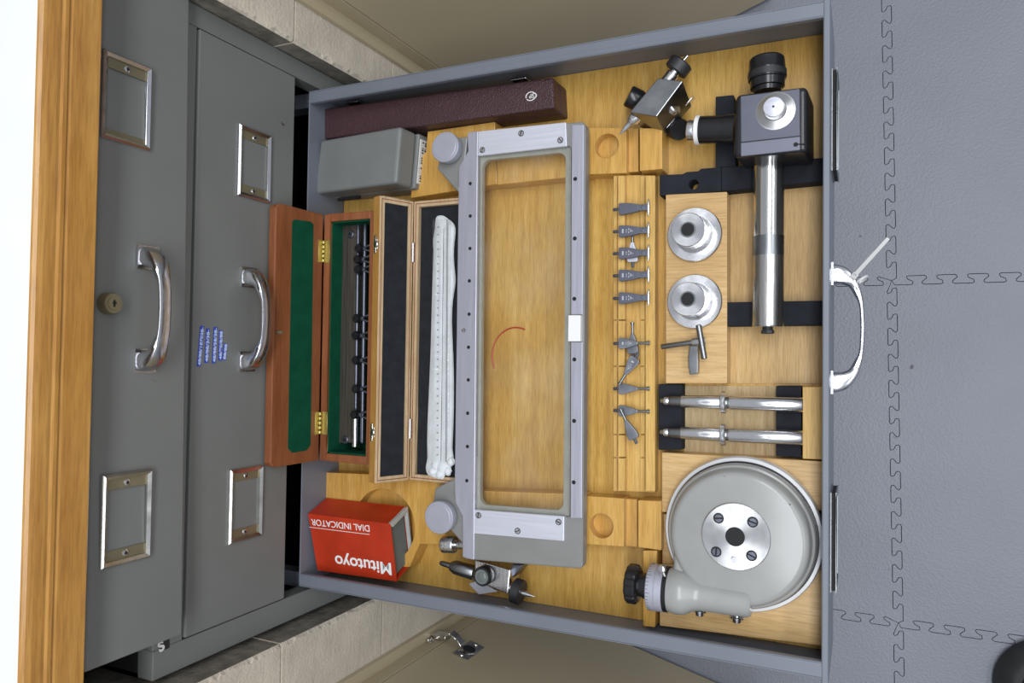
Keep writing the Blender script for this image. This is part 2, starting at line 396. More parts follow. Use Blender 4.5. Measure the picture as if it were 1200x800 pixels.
# open cupboard doors
def cdoor(p, ang, s, label):
    t_ = thing('cupboard_door', label, 'door', (p[0], p[1], FZ + .01))
    d = Vector((math.cos(ang), math.sin(ang) * s, 0)); n = Vector((-d.y, d.x, 0)) * s
    P0 = Vector((p[0], p[1], FZ + .01)); Lh = .440
    g = G(); q = [P0, P0 + d * Lh, P0 + d * Lh + n * .018, P0 + n * .018]
    g.hexa(q, [v_ + Vector((0, 0, .76)) for v_ in q]); obj('door_panel', g, M['cream'], t_, bevel=.0008)
    g = G(); q = [P0 + d * Lh, P0 + d * (Lh + .002), P0 + d * (Lh + .002) + n * .018, P0 + d * Lh + n * .018]
    g.hexa(q, [v_ + Vector((0, 0, .76)) for v_ in q]); obj('edge_banding', g, M['white'], t_, label='white edge strip')
    return t_, P0, d, n
d1, P1, D1, N1 = cdoor((-.5435, .4125), math.radians(19.5), 1, 'open cream cupboard door on the side of the maroon case')
d2, P2, D2, N2 = cdoor((-.5435, -.4042), math.radians(14.2), -1, 'open cream cupboard door with a metal hinge, beside the red box')
def concealed_hinge(z, root, P0, d, n, yp):
    up = Vector((0, 0, 1)); g = G()
    g.box(-.570, -.556, yp, yp + .0025, z - .022, z + .022)                  # mounting plate screwed to the end panel
    g.box(-.572, -.540, yp + .002, yp + .008, z - .0085, z + .0085)
    for k in (-1, 1): g.lathe((-.563, yp + .002, z + .017 * k), (-.563, yp + .0045, z + .017 * k), [(0, .0038), (1, .003)], 12)
    c = P0 + d * .038; c.z = z
    arm = [Vector((-.543, yp + .005, z)), Vector((-.534, yp + .010, z)), Vector((-.524, yp + .004, z)), c - n * .003 - d * .010]
    for i in range(len(arm) - 1):
        p, q = arm[i], arm[i + 1]; w0 = up * (.0075 - .0004 * i); th = Vector((0, .0035, 0))
        g.hexa([p - w0, q - w0, q - w0 + th, p - w0 + th], [p + w0, q + w0, q + w0 + th, p + w0 + th])
    obj('hinge', g, M['chrome_worn'], root, bevel=.0010, label='sprung chrome concealed hinge arm')
    g = G()
    q = [c - d * .012 - up * .026, c + d * .012 - up * .026, c + d * .012 + up * .026, c - d * .012 + up * .026]
    g.extr([v_ + nd_ * .0022 for v_ in q], nd_ * -.002) if False else g.extr([v_ - n * .0022 for v_ in q], n * .002)
    g.lathe(c - n * .0025, c - n * .004, [(0, .013), (1, .0115)], 24)
    g.lathe(c - n * .0041, c - n * .0046, [(0, .009), (1, .009)], 24, 1)
    for k in (-1, 1): g.lathe(c + up * .021 * k - n * .002, c + up * .021 * k - n * .0042, [(0, .0035), (1, .0028)], 12)
    obj('hinge_cup', g, [M['chrome_worn'], M['black']], root, bevel=.0005)
concealed_hinge(-.250, d2, P2, D2, N2, -.4035)

# ------------------------------------------------------------------ worktop
wt = thing('worktop', 'white laminate worktop with a varnished wooden front edge', 'worktop', (-.56, 0, .296))
g = G(); g.box(-1.2, -.5640, -1.3, 1.3, .3462, .3476); obj('laminate_top', g, M['white'], wt, bevel=.0005); g = G(); g.box(-1.2, -.580, -1.3, 1.3, .300, .3462); obj('core_board', g, M['oak'], wt)
prof = [(-.580, .296), (-.562, .296), (-.560, .298), (-.560, .3215), (-.5608, .3235), (-.5592, .3255), (-.5590, .3285), (-.5600, .3305), (-.5596, .3330), (-.5598, .3400), (-.5606, .3445), (-.5622, .3468), (-.5640, .3472), (-.580, .3472)]
prof = [(x + .0, z) for x, z in prof]
g = G(); n = len(prof); ysl = [-1.3 + 2.6 * i / 26 for i in range(27)]
vs = [(x, y, z) for y in ysl for x, z in prof]
fs = [[j * n + i, j * n + (i + 1) % n, (j + 1) * n + (i + 1) % n, (j + 1) * n + i] for j in range(26) for i in range(n)] + [list(range(n)), list(range(26 * n, 27 * n))[::-1]]
g.add(vs, fs, 0); obj('wooden_edging', g, M['edge'], wt, label='varnished wooden edging with worn moulding')

# ------------------------------------------------------------------ shared fittings
def crom(P, m=6):
    out = []
    for i in range(len(P) - 1):
        p0 = P[max(i - 1, 0)]; p1 = P[i]; p2 = P[i + 1]; p3 = P[min(i + 2, len(P) - 1)]
        for k in range(m):
            t = k / m
            out.append(tuple(.5 * (2 * b + (c - a) * t + (2 * a - 5 * b + 4 * c - d) * t * t + (3 * b - a - 3 * c + d) * t ** 3) for a, b, c, d in zip(p0, p1, p2, p3)))
    out.append(tuple(P[-1])); return out
def handle(parent, y0, z, x, half=.0555, out=.030, name='handle'):
    """flared bow handle along y; mounted on a face at x, facing +x"""
    k = out / .030; H = half
    S = [(H, 0, H - .0195, 0, .0102), (H - .0010, .007 * k, H - .0195, .006 * k, .0100), (H - .0045, .0145 * k, H - .0200, .0110 * k, .0092), (H - .0115, .0210 * k, H - .0225, .0160 * k, .0082),
         (H - .0215, .0258 * k, H - .0300, .0205 * k, .0072), (H * .36, .0290 * k, H * .35, .0246 * k, .0062), (0, .0302 * k, 0, .0258 * k, .0060)]
    S = crom(S); S = S + [(-a, b, -c, d, e) for a, b, c, d, e in S[::-1][1:]]
    g = G(); n = 14; vs = []; fs = []
    for (ya, xa, yb, xb, wz) in S:
        pa = Vector((x + xa, y0 + ya, z)); pb = Vector((x + xb, y0 + yb, z)); c = (pa + pb) / 2; h = (pa - pb) / 2
        for i in range(n):
            an = 2 * math.pi * i / n; ca = math.copysign(abs(math.cos(an)) ** .6, math.cos(an)); sa = math.copysign(abs(math.sin(an)) ** .6, math.sin(an))
            vs.append(c + h * ca + Vector((0, 0, wz * sa)))
    for j in range(len(S) - 1):
        for i in range(n): fs.append([j * n + i, j * n + (i + 1) % n, (j + 1) * n + (i + 1) % n, (j + 1) * n + i])
    g.add(vs, fs, 0, True); g.add(vs[:n], [list(range(n))], 0); g.add(vs[-n:], [list(range(n))[::-1]], 0)
    for s_ in (-1, 1):
        ya, yb = sorted((y0 + s_ * (half + .0008), y0 + s_ * (half - .0205))); g.box(x, x + .0016, ya, yb, z - .0108, z + .0108)
    return obj(name, g, M['chrome'], parent)
def label_holder(parent, quad, x, out=.0022, rim=.0046, worn=False, tabs=(1, 1)):
    """quad in world (y0,y1,z0,z1) on face x"""
    y0, y1, z0, z1 = quad; g = G()
    def ring(a, b, xa, xb):
        O = [(y0 + a, z0 + a), (y1 - a, z0 + a), (y1 - a, z1 - a), (y0 + a, z1 - a)]; I = [(y0 + b, z0 + b), (y1 - b, z0 + b), (y1 - b, z1 - b), (y0 + b, z1 - b)]
        for i in range(4):
            j = (i + 1) % 4
            g.hexa([(x, *O[i]), (x, *O[j]), (x, *I[j]), (x, *I[i])], [(x + xa, *O[i]), (x + xa, *O[j]), (x + xb, *I[j]), (x + xb, *I[i])])
    ring(0, .0018, out, out + .0018); ring(.0018, rim, out + .0018, out)
    tw = .009
    g.box(x, x + .0007, y1 - rim - tw, y1 - rim, z0 + rim, z1 - rim, 1)
    if tabs[0]: g.box(x, x + .0007, y0 + rim, y0 + rim + tw, z0 + rim, z1 - rim, 1)
    else: g.box(x, x + .0007, y0 + rim, y0 + rim + tw * .5, z0 + rim, z1 - rim, 1)
    zm = (z0 + z1) / 2
    ysr = [y1 - rim - tw / 2] + ([y0 + rim + tw / 2] if tabs[0] else [])
    for yy in ysr:
        g.lathe((x + .0005, yy, zm), (x + .0018, yy, zm), [(0, .0032), (.6, .0032), (1, .0022)], 16, 0)
        g.lathe((x + .0016, yy, zm), (x + .0019, yy, zm), [(0, .0015), (1, .0015)], 12, 2)
    return obj('label_holder', g, [M['chrome_worn'] if worn else M['chrome'], M['brass_old'], M['hole']], parent, bevel=.0003, seg=1)
def qx(pts, x):
    q = [atx(px, py, x) for px, py in pts]
    return (min(v_.y for v_ in q) , max(v_.y for v_ in q), (q[1].z + q[2].z) / 2, (q[0].z + q[3].z) / 2)

# ------------------------------------------------------------------ upper drawer unit
uc = thing('upper_drawer_unit', 'grey steel drawer unit with brass lock directly under the worktop', 'cabinet', (-.6, .05, .20))
g = G()
g.box(-1.15, -.605, -.262, -.255, .205, .295); g.box(-1.15, -.605, .40, .405, .205, .295); g.box(-1.15, -.605, -.262, .405, .290, .2955); g.box(-1.15, -1.14, -.262, .405, .205, .295)
obj('carcass', g, M['grey'], uc)
XA, XB = -.578, -.590    # front face of the drawer is a little askew
g = G(); za, zb_ = .1865, .2955
g.hexa([(XA - .02, -.261, za), (XA, -.261, za), (XB, .40, za), (XB - .012, .40, za)], [(XA - .02, -.261, zb_), (XA, -.261, zb_), (XB, .40, zb_), (XB - .012, .40, zb_)])
ud = obj('drawer', g, M['grey'], uc, bevel=.0015)
def xface(y): return XA + (XB - XA) * (y + .261) / .661
h1 = handle(ud, .0415, .2305, xface(.04) , half=.0562, out=.026)
label_holder(ud, (.1845, .2600, .230, .278), xface(.22) + .0004, worn=False, tabs=(0, 1))
label_holder(ud, (-.1800, -.1012, .2245, .273), xface(-.14) + .0008, worn=True)
# lock
lc = atx(135.7, 355.3, -.572); xl = xface(lc.y)
g = G(); g.lathe((xl - .001, lc.y, lc.z), (xl + .009, lc.y, lc.z), [(0, .0095), (.8, .0092), (1, .0082)], 32, 0)
g.lathe((xl + .0085, lc.y, lc.z), (xl + .0098, lc.y, lc.z), [(0, .0058), (1, .0054)], 24, 0)
g.box(xl + .0095, xl + .0101, lc.y - .0030, lc.y + .0030, lc.z - .0009, lc.z + .0009, 1)
g.box(xl + .0095, xl + .0102, lc.y - .0008, lc.y + .0016, lc.z - .0018, lc.z + .0014, 1)
obj('lock', g, [M['brass_old'], M['hole']], ud, label='round dull brass key lock')

# ------------------------------------------------------------------ lower cabinet
lcab = thing('drawer_cabinet', 'grey steel drawer cabinet with blue tape labels, holding the pulled-out drawer', 'cabinet', (-.60, .02, FZ))
XF = -.600
g = G()
g.box(XF - .02, XF, .3270, .3485, FZ + .0, .200); g.box(XF - .02, XF, -.304, -.2765, FZ, .200)     # stiles
g.box(XF - .02, XF - .0005, -.2765, .3270, .1665, .200)                                              # top rail
g.box(XF - .02, XF - .001, -.2765, .3270, FZ, -.126)                                                 # closed panel below
obj('front_frame', g, M['grey'], lcab, bevel=.0008)
g = G()
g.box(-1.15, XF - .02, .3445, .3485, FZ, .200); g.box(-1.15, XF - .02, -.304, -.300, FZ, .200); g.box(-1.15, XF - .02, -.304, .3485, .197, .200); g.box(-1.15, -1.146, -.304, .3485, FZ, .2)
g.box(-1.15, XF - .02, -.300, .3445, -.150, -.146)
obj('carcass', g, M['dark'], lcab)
for yy in (.3160, -.2775):
    g = G(); g.box(-1.1, -.602, yy, yy + .010, -.062, -.034); g.box(-1.1, -.602, yy - .004, yy + .014, -.034, -.0315)
    obj('drawer_runner', g, M['grey2'], lcab)
g = G(); g.box(XF - .018, XF + .0015, -.2752, .3258, .0262, .1648); cd = obj('drawer', g, M['grey'], lcab, bevel=.0012)
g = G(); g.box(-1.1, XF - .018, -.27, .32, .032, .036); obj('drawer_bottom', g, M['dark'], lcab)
xf2 = XF + .0015
hc = atx(292, 389, xf2); handle(cd, .0400, .0925, xf2, half=.0550, out=.028)
label_holder(cd, (.1700, .2460, .0650, .1125), xf2, worn=False)
label_holder(cd, (-.1955, -.1180, .0665, .1140), xf2, worn=True)
# blue embossed tape labels with pale characters, read upwards
tapes = [((232.3, 429.3), (236.4, 381.8), '48/88/187038-'), ((241, 425), (243.2, 385), '48/88/3/38-'), ((249.9, 425.5), (252, 383), '48/88/58/38-'), ((257.2, 422.2), (258.4, 386.8), '48/90/8/88'), ((261.8, 421.5), (264, 402.5), '88/88')]
for a, b_, s in tapes:
    p = atx(a[0] + .3, a[1], xf2); q = atx(b_[0] + .3, b_[1], xf2); d = (q - p); Ld = d.length; d.normalize(); zz = Vector((1, 0, 0)).cross(d)
    g = G(); wdt = .0049; u_ = zz * wdt / 2
    g.extr([p - u_, q - u_, q + u_, p + u_], (-.0002, 0, 0)); g.v = [v_ + Vector((.00045, 0, 0)) for v_ in g.v]
    # tape sits on the face
    tp = obj('label_tape', g, M['ink_blue'], cd, label='blue embossed label tape')
    tx = text(s, .0046, p, d, zz, M['ink_pale'], tp, thick=.0001, bold=.00012)
    o1 = wloc(tp); cs = [(v_.co + o1 - p) for v_ in tx.data.vertices]; mxx = max(c_.dot(d) for c_ in cs); k_ = Ld * .94 / mxx
    for v_, c_ in zip(tx.data.vertices, cs): v_.co = p + d * (c_.dot(d) * k_ + Ld * .03) + zz * (c_.dot(zz) - .0017) + Vector((.0006 + c_.x * 0, 0, 0)) + Vector((1, 0, 0)) * (c_.dot(Vector((1, 0, 0)))) - o1
# torn pale number badge on the stile
p = atx(193, 755, XF + .0004)
g = G(); g.box(XF, XF + .0003, p.y - .0050, p.y + .0060, p.z - .0055, p.z + .0060)
bd = obj('badge', g, M['blackm'], lcab, label='small black badge with a pale numeral')
text('S', .0135, (XF + .0004, p.y - .0055, p.z + .0055), (0, .35, -1), (0, 1, .35), M['paper'], bd, bold=.0006)

# ------------------------------------------------------------------ open drawer
DX0, DX1 = -.6005, -.0265; DY0, DY1 = -.2685, .3180; DB = -.078
g = G()
def flange_side(yo, s):      # s = +1 for the side whose outside faces +y
    f = .0135
    ya, yb = sorted((yo, yo - s * .0012)); g.box(DX0, DX1 - .002, ya, yb, DB, 0)
    ya, yb = sorted((yo - s * .0013, yo - s * f)); g.box(DX0, DX1 - .002, ya, yb, -.0012, 0)
    ya, yb = sorted((yo - s * f, yo - s * (f + .0012))); g.box(DX0, DX1 - .002, ya, yb, -.006, 0)
flange_side(DY1, 1); flange_side(DY0, -1)
g.box(DX0 - .0001, DX0 + .0014, DY0 + .0013, DY1 - .0013, DB, -.0001)
g.box(DX0, DX1, DY0, DY1, DB - .0015, DB - .0001)
dr = obj('drawer', g, M['grey2'], lcab, bevel=.0005, label='pulled-out blue-grey steel drawer')
g = G(); g.box(DX1 - .0055, DX1, DY0 - .006, DY1 + .006, -.118, .0005); fp = obj('front_panel', g, M['grey2'], dr, bevel=.0012)
hy = (at(980, 312, -.055).y + at(980, 457, -.055).y) / 2
oh = handle(dr, hy, -.060, DX1, half=.0600, out=.028)
for (ya, yb) in ((90, 207), (572, 686)):
    y0 = at(976, yb, -.06).y; y1 = at(976, ya, -.06).y; zl, zh = -.086, -.036
    g = G(); g.box(DX1, DX1 + .0010, y0, y1, zl, zh, 0); g.box(DX1 + .001, DX1 + .0042, y0 + .001, y1 - .001, zl, zh - .003, 1)  # black filler box stands in for the shade inside the card slot
    xo = DX1 + .0042
    def fr(a_, c_, z0_, z1_): g.box(xo, xo + .0011, a_, c_, z0_, z1_, 0)
    fr(y0, y0 + .006, zl, zh); fr(y1 - .006, y1, zl, zh); fr(y0 + .006, y1 - .006, zl, zl + .006); fr(y0 + .006, y1 - .006, zh - .006, zh)
    obj('label_holder', g, [M['steel_dark'], M['hole']], dr, bevel=.0002, seg=1)
# nylon cable tie looped round the handle
ty = at(997, 326, -.05)
ct = thing('cable_tie', 'loose white nylon cable tie looped round the open drawer handle', 'cable tie', (ty.x, ty.y, -.06))
g = G()
c0 = Vector((DX1 + .0245, at(995, 328, -.055).y, -.060)); n = 20
ringp = [c0 + Vector((math.cos(2 * math.pi * i / n) * .0050 + .0, math.cos(2 * math.pi * i / n) * .0035, math.sin(2 * math.pi * i / n) * .0095)) for i in range(n + 1)]
g.tube(ringp, .0013, 8); obj('loop', g, M['nylon'], ct)
head = at(1001, 323, -.050); tip = at(1041, 279, -.035)
dd = (tip - head).normalized(); pp = Vector((-dd.y, dd.x, 0)).normalized()
g = G(); g.extr([head - pp * .0028 - dd * .003, head + dd * .003 - pp * .0028, head + dd * .003 + pp * .0028, head - dd * .003 + pp * .0028], (0, 0, -.0045)); obj('lock_head', g, M['nylon'], ct, bevel=.0008)
g = G(); g.extr([head - pp * .0019, tip - pp * .0016, tip + pp * .0016, head + pp * .0019], (0, 0, -.0010)); obj('tail', g, M['nylon'], ct, bevel=.0003)

# ------------------------------------------------------------------ fitted wooden tray
ZF = -.068; ZB = -.045
tr = thing('fitted_tray', 'fitted wooden tray of blocks and racks lining the open drawer', 'tray', (-.3, .025, DB))
g = G(); g.box(DX0 + .0020, DX1 - .0060, DY0 + .0016, DY1 - .0016, DB, ZF); obj('base_board', g, M['wood'], tr)
def blk(pts, z=ZB, mat='wood_block', name='block', bev=.0008, z0=ZF):
    g = G(); g.ppoly(pts, z, z - z0); return obj(name, g, M[mat], tr, bevel=bev)
def blk_hole(pts, c, rpx, z, mat, depth=None, name='block', z0=ZF):
    cc = at(c[0], c[1], z); e = at(c[0] + rpx, c[1], z); r_ = (e - cc).length
    g = G(); g.holed([at(p[0], p[1], z) for p in pts], cc, r_, z0, z, depth=depth); return obj(name, g, M[mat], tr)
blk([(481, 232), (582, 215.5), (580, 142.5), (501, 154), (499, 178), (485, 192)])
blk([(582, 216.5), (690, 205), (690, 150), (582, 150)])
blk_hole([(690.5, 204), (734, 202.5), (734, 150), (690.5, 150)], (711, 171), 14, ZB, 'wood_block', .013)
blk([(735, 202), (748, 201), (748, 150), (735, 150)], -.054)
blk([(749.5, 200), (776, 198), (776, 150), (749.5, 150)], -.040)
blk([(540, 634), (686, 636), (686, 579), (540, 574)])
blk_hole([(686.5, 637), (731, 640), (731, 584), (686.5, 581)], (705, 616), 14, ZB, 'wood_block', .013)
blk([(733, 640), (746.5, 641), (746.5, 585), (733, 584)], -.054)
blk([(747.5, 641), (775, 645), (775, 587), (747.5, 586)], -.040)
blk_hole([(382, 664), (480, 664), (492, 637), (540, 637), (540, 560), (382, 553.5)], (450, 615), 36, ZB, 'wood_block', .016)
# rack with segmented rails for the small clamps
blk([(719, 575), (767.5, 577), (767.5, 205), (719, 205)], -.053, 'wood_rack', 'rack_base')
ybr = [205, 375, 429, 509, 536, 576]
for x0, x1, z in ((719, 723, -.050), (724.6, 732, -.0445), (750.5, 755.5, -.0500), (756.5, 767.5, -.0445)):
    for a, b_ in zip(ybr[:-1], ybr[1:]):
        if x0 == 756.5 and a != 205: continue
        if x0 == 756.5: b_ = 576
        blk([(x0, b_ - .8), (x1, b_ - .8), (x1, a + .8), (x0, a + .8)], z, 'wood_rack', 'rack_rail', .0003, -.053)
# right-hand boards and pads
blk([(780, 449), (852, 449), (852, 224.5), (780, 228)], ZB, 'wood_board')
blk([(775.5, 648), (800, 650), (800, 598), (966, 598), (966, 540), (775.5, 530)], ZB, 'wood_board') if False else None
blk([(775.5, 600), (966, 598), (966, 540.5), (775.5, 530)], ZB, 'wood_board')
blk([(776, 660), (950, 660), (950, 601), (776, 602)], -.052, 'wood_board')
blk([(773, 733), (966, 757), (966, 663), (773, 662)], ZB, 'wood_board')
blk([(940.5, 537.5), (966, 538.5), (966, 453), (940.5, 453)], ZB, 'wood_rack')
blk([(753.5, 733.5), (767.5, 735), (770, 645), (753.5, 645)], -.040)
g = G(); g.ppoly([(776, 443), (966, 443), (966, 217), (854, 222), (854, 450), (776, 450)], ZF + .0012, .001); 
obj('plywood_liner', G().ppoly([(802, 536), (940, 538), (940, 452), (802, 452)], ZF + .0014, .0013), M['wood_pale'], tr)
obj('plywood_liner', G().ppoly([(856, 449), (966, 449), (966, 217), (856, 222)], ZF + .0014, .0013), wood('worn_beech_ply', (.50, .31, .11), (.60, .39, .15), (.68, .48, .24), 'y', .45, .9, .2, .1), tr)
blk_hole([(773, 229), (845, 224), (845, 196), (822, 197.5), (818, 200.5), (805, 201.5), (800, 204), (773, 205)], (813, 216), 6, -.047, 'felt_black', None, 'black_cradle')
blk([(845.3, 224), (965, 212), (965, 184.5), (845.3, 196)], -.047, 'felt_black', 'black_cradle')
blk([(838.5, 196.5), (862, 194.5), (860, 111), (838.5, 113)], -.0475, 'felt_black', 'black_cradle')
blk([(851, 382), (966, 380.5), (966, 352), (851, 354)], -.047, 'felt_black', 'black_cradle')
blk([(771.5, 527), (799, 527), (799, 450), (771.5, 450)], -.051, 'felt_black', 'black_cradle')
blk([(909.5, 534), (939, 536), (939, 452), (909.5, 452)], -.051, 'felt_black', 'black_cradle')

# ------------------------------------------------------------------ maroon instrument case
tz = -.028
mc = thing('instrument_case', 'long maroon leatherette case with a white oval emblem lying along the drawer side', 'case', at(515, 130, ZF))
T = [at(380, 163, tz), at(650, 126.5, tz), at(648, 90, tz), at(379, 127.5, tz)]
g = G(); g.hexa([v_ - Vector((0, 0, .019)) for v_ in T], T); obj('lid', g, M['maroon'], mc, bevel=.0025, seg=3)
B = [v_ - Vector((0, 0, .0195)) for v_ in T]
g = G(); g.hexa([v_ - Vector((0, 0, tz - .0195 - ZF)) for v_ in B], B); obj('base', g, M['maroon'], mc, bevel=.0018, seg=3)
xd = (T[1] - T[0]).normalized(); yd = Vector((-xd.y, xd.x, 0))
for s_, c in ((1, (607, 94)), (1, (412, 121))):
    p = at(c[0], c[1], tz - .004)
    g = G(); q = [p - xd * .009 + yd * .001, p + xd * .009 + yd * .001, p + xd * .009 + yd * .0035, p - xd * .009 + yd * .0035]; g.extr(q, (0, 0, -.014)); obj('clasp', g, M['chrome'], mc, bevel=.0005)
p = at(615, 135.8, tz - .012); g = G(); g.extr([p - xd * .015, p + xd * .015, p + xd * .015 + yd * .001, p - xd * .015 + yd * .001], (0, 0, -.003)); obj('hinge_strip', g, M['brass'], mc)
# emblem: pointed oval ring around letters turned upside down
c = at(622, 112.8, tz)
def ringpts(k, c=c): 
    o_ = []
    for i in range(40):
        a = 2 * math.pi * i / 40; rx = .0060 * k; ry = .0050 * k
        x_ = math.cos(a) * rx; y_ = math.sin(a) * ry
        if math.cos(a) > .75: x_ += (math.cos(a) - .75) * .0044 * k
        o_.append(c + xd * x_ + yd * y_)
    return o_
A_, B_ = ringpts(1.0), ringpts(.83); up = Vector((0, 0, .0003)); g = G()
for i in range(40):
    j = (i + 1) % 40
    if i in (22, 23): continue
    g.hexa([A_[i], A_[j], B_[j], B_[i]], [A_[i] + up, A_[j] + up, B_[j] + up, B_[i] + up])
em = obj('emblem', g, M['ink_white'], mc)
text('SIP', .0072, c + xd * .0043 + yd * .0026, -xd, -yd, M['ink_white'], em, sx=.70, bold=0)

# ------------------------------------------------------------------ grey plastic case
tz = -.006
gc = thing('plastic_case', 'grey plastic case with a paper label on its end, beside the maroon case', 'case', at(425, 190, ZF))
T = [at(367, 227, tz - .012), at(464, 214.4, tz), at(469.6, 147.6, tz), at(375, 164.4, tz - .012)]
def down(p, d): return p + Vector((.0025, 0, -d))
Bm = [down(v_, .030) for v_ in T]; g = G(); g.hexa(Bm, T); obj('lid', g, M['case'], gc, bevel=.004, seg=3)
ctr = sum(T, Vector()) / 4
B1 = [v_ + Vector((0, 0, -.0306)) + (Vector((.0030 if i in (1, 2) else 0, .0, 0))) + Vector((.002, 0, 0)) for i, v_ in enumerate(T)]
B2 = []
for i, v_ in enumerate(B1): B2.append(Vector((v_.x + .003, v_.y, ZF)))
g = G(); g.hexa(B2, B1); obj('base', g, M['case'], gc, bevel=.0025, seg=3)
p0 = B1[1]; p1 = B1[2]; dn = (B2[1] - B1[1]).normalized(); out = Vector((1, .1, .05)).normalized() * .0012
a = p0.lerp(p1, .10) + dn * .003 + out; b_ = p0.lerp(p1, .90) + dn * .003 + out
q = [a, b_, b_ + dn * .016, a + dn * .016]; g = G(); g.extr(q, -out); lb = obj('paper_label', g, M['paper'], gc, label='white paper label with dark printing')
g = G(); 
for i in range(16):
    f0 = .05 + i * .058; f1 = f0 + random.uniform(.015, .04)
    for r0 in (.2, .5):
        if random.random() < .75: 
            qq = [a.lerp(b_, f0) + dn * .016 * r0, a.lerp(b_, f1) + dn * .016 * r0, a.lerp(b_, f1) + dn * .016 * (r0 + .18), a.lerp(b_, f0) + dn * .016 * (r0 + .18)]
            g.extr([v_ + out * .25 for v_ in qq], -out * .1)
obj('label_print', g, M['ink_dark'], lb)
p = at(395, 232, tz - .03); q_ = at(420, 229, tz - .03); g = G(); e = Vector((0, -.003, 0)); g.extr([p, q_, q_ + e, p + e], (0, 0, -.005)); obj('catch_recess', g, M['hole'], gc)

# ------------------------------------------------------------------ mahogany box with green felt
zt = -.012
mb = thing('mahogany_box', 'open mahogany box lined with green felt standing against the drawer back', 'box', (-.545, .025, ZF))
ya, yb = -.1215, .1710; xa, xb = -.5835, -.508
g = G(); zt0 = -.066
g.box(xa, xb, ya, yb, ZF, zt0); g.box(xa, xa + .009, ya, yb, zt0, zt); g.box(xb - .009, xb, ya, yb, zt0, zt)
g.box(xa + .009, xb - .009, ya, ya + .009, zt0, zt); g.box(xa + .009, xb - .009, yb - .009, yb, zt0, zt)
obj('box_body', g, M['mahog'], mb, bevel=.0008)
g = G(); i_ = .0092
g.box(xa + i_, xb - i_, ya + i_, yb - i_, zt0, zt0 + .004); g.box(xa + i_, xa + i_ + .0015, ya + i_, yb - i_, zt0, zt - .003); g.box(xb - i_ - .0015, xb - i_, ya + i_, yb - i_, zt0, zt - .003)
g.box(xa + i_, xb - i_, ya + i_, ya + i_ + .0015, zt0, zt - .003); g.box(xa + i_, xb - i_, yb - i_ - .0015, yb - i_, zt0, zt - .003)
obj('felt_lining', g, M['felt_green'], mb)
# lid stands almost upright; inner face leans from the hinge to the cabinet
hx_ = -.5842; z0 = zt + .0005; lx = -.5865; z1 = .066
Pq = lambda y, t_, o_: Vector((hx_ + (lx - hx_) * t_ + o_ , y, z0 + (z1 - z0) * t_))
g = G()
rc = .006
prf = [(ya, 0), (ya, 1 - .12), (ya + rc * .3, .96), (ya + rc, 1), (yb - rc, 1), (yb - rc * .3, .96), (yb, .88), (yb, 0)]
g.extr([Pq(y, t_, 0) for y, t_ in prf], (-.0100, 0, .0))
ld = obj('lid', g, M['mahog'], mb, bevel=.0012)
nrm = Vector((1, 0, (hx_ - lx) / (z1 - z0) * 1.0)).normalized()
fpx = [(345, 257), (364, 259.5), (367.5, 263), (364, 521), (359.6, 527.5), (342.5, 530.5), (337.5, 525), (342.5, 260)]
pts = [onpl(px, py, Pq(0, 0, .0003), nrm) for px, py in fpx]
g = G(); g.extr(pts, (-.0008, 0, 0)); obj('felt_panel', g, M['felt_green'], ld)
pg = onpl(317, 389, Pq(0, 0, 0), nrm); g = G(); g.lathe((pg.x - .002, pg.y, z1 - .004), (pg.x + .009, pg.y, z1 - .002), [(0, .0014), (.7, .0014), (.75, .0022), (1, .0018)], 12); obj('catch_pin', g, M['brass_old'], ld)
for py in (294.5, 495.5):
    c = at(380.5 - (py - 294) * .014, py, zt + .001); g = G(); hx2 = c.x
    g.box(hx2 - .0005, hx2 + .0070, c.y - .0135, c.y + .0135, zt - .0003, zt + .0008)
    g.box(hx_ - .0003, hx_ + .0009, c.y - .0135, c.y + .0135, zt + .001, zt + .009)
    for k in range(5):
        yy = c.y - .0135 + k * .0054
        g.lathe((hx_ + .0018, yy + .0005, zt + .0018), (hx_ + .0018, yy + .0047, zt + .0018), [(0, .0017), (.15, .0021), (.85, .0021), (1, .0017)], 12)
    for k in (-1, 0, 1):
        g.lathe((hx2 + .0050, c.y + k * .009, zt), (hx2 + .0050, c.y + k * .009, zt + .0014), [(0, .0012), (1, .0009)], 8)
    obj('hinge', g, M['brass'], mb, bevel=.0002, seg=1, label='yellow brass butt hinge')
# contents
zc = -.034
bar = thing('gauge_bar', 'dull metal bar with a screw at each end inside the mahogany box', 'bar', at(406, 400, zc - .028))
g = G(); T = [at(397, 519, zc), at(417, 519, zc), at(422, 262, zc), at(400, 262, zc)]; g.hexa([v_ - Vector((0, 0, .027)) for v_ in T], T); obj('bar_body', g, brushed('dull_bronze_bar', (.17, .14, .12), .45, 'y', .15, .8), bar, bevel=.001)
for (px, py) in ((410, 274), (403.6, 515.4)):
    c = at(px, py, zc + .003); g = G(); g.disc(c, .0047, .0045, 20, 0, .001); g.disc(c + Vector((0, 0, .0002)), .0024, .001, 6, 1); obj('end_screw', g, [M['gun'], M['hole']], bar)
for k, (a, b_, r_) in enumerate((((420, 262), (417, 480), .0022), ((428, 262), (424.5, 519), .0026))):
    rd_ = G(); p = at(a[0], a[1], zc + .001); q = at(b_[0], b_[1], zc + .001); rd_.lathe(p, q, [(0, r_ * .7), (.01, r_), (.99, r_), (1, r_ * .7)], 14)
    tag(obj('steel_rod', rd_, M['gun'], None), ['thin steel rod through the black knobs in the mahogany box', 'thicker steel rod beside the black knobs in the mahogany box'][k], 'rod')
g = G(); p = at(416.6, 488, zc + .002); q = at(416.2, 524, zc + .002); g.lathe(p, q, [(0, .0035), (.03, .0042), (.97, .0042), (1, .0035)], 20)
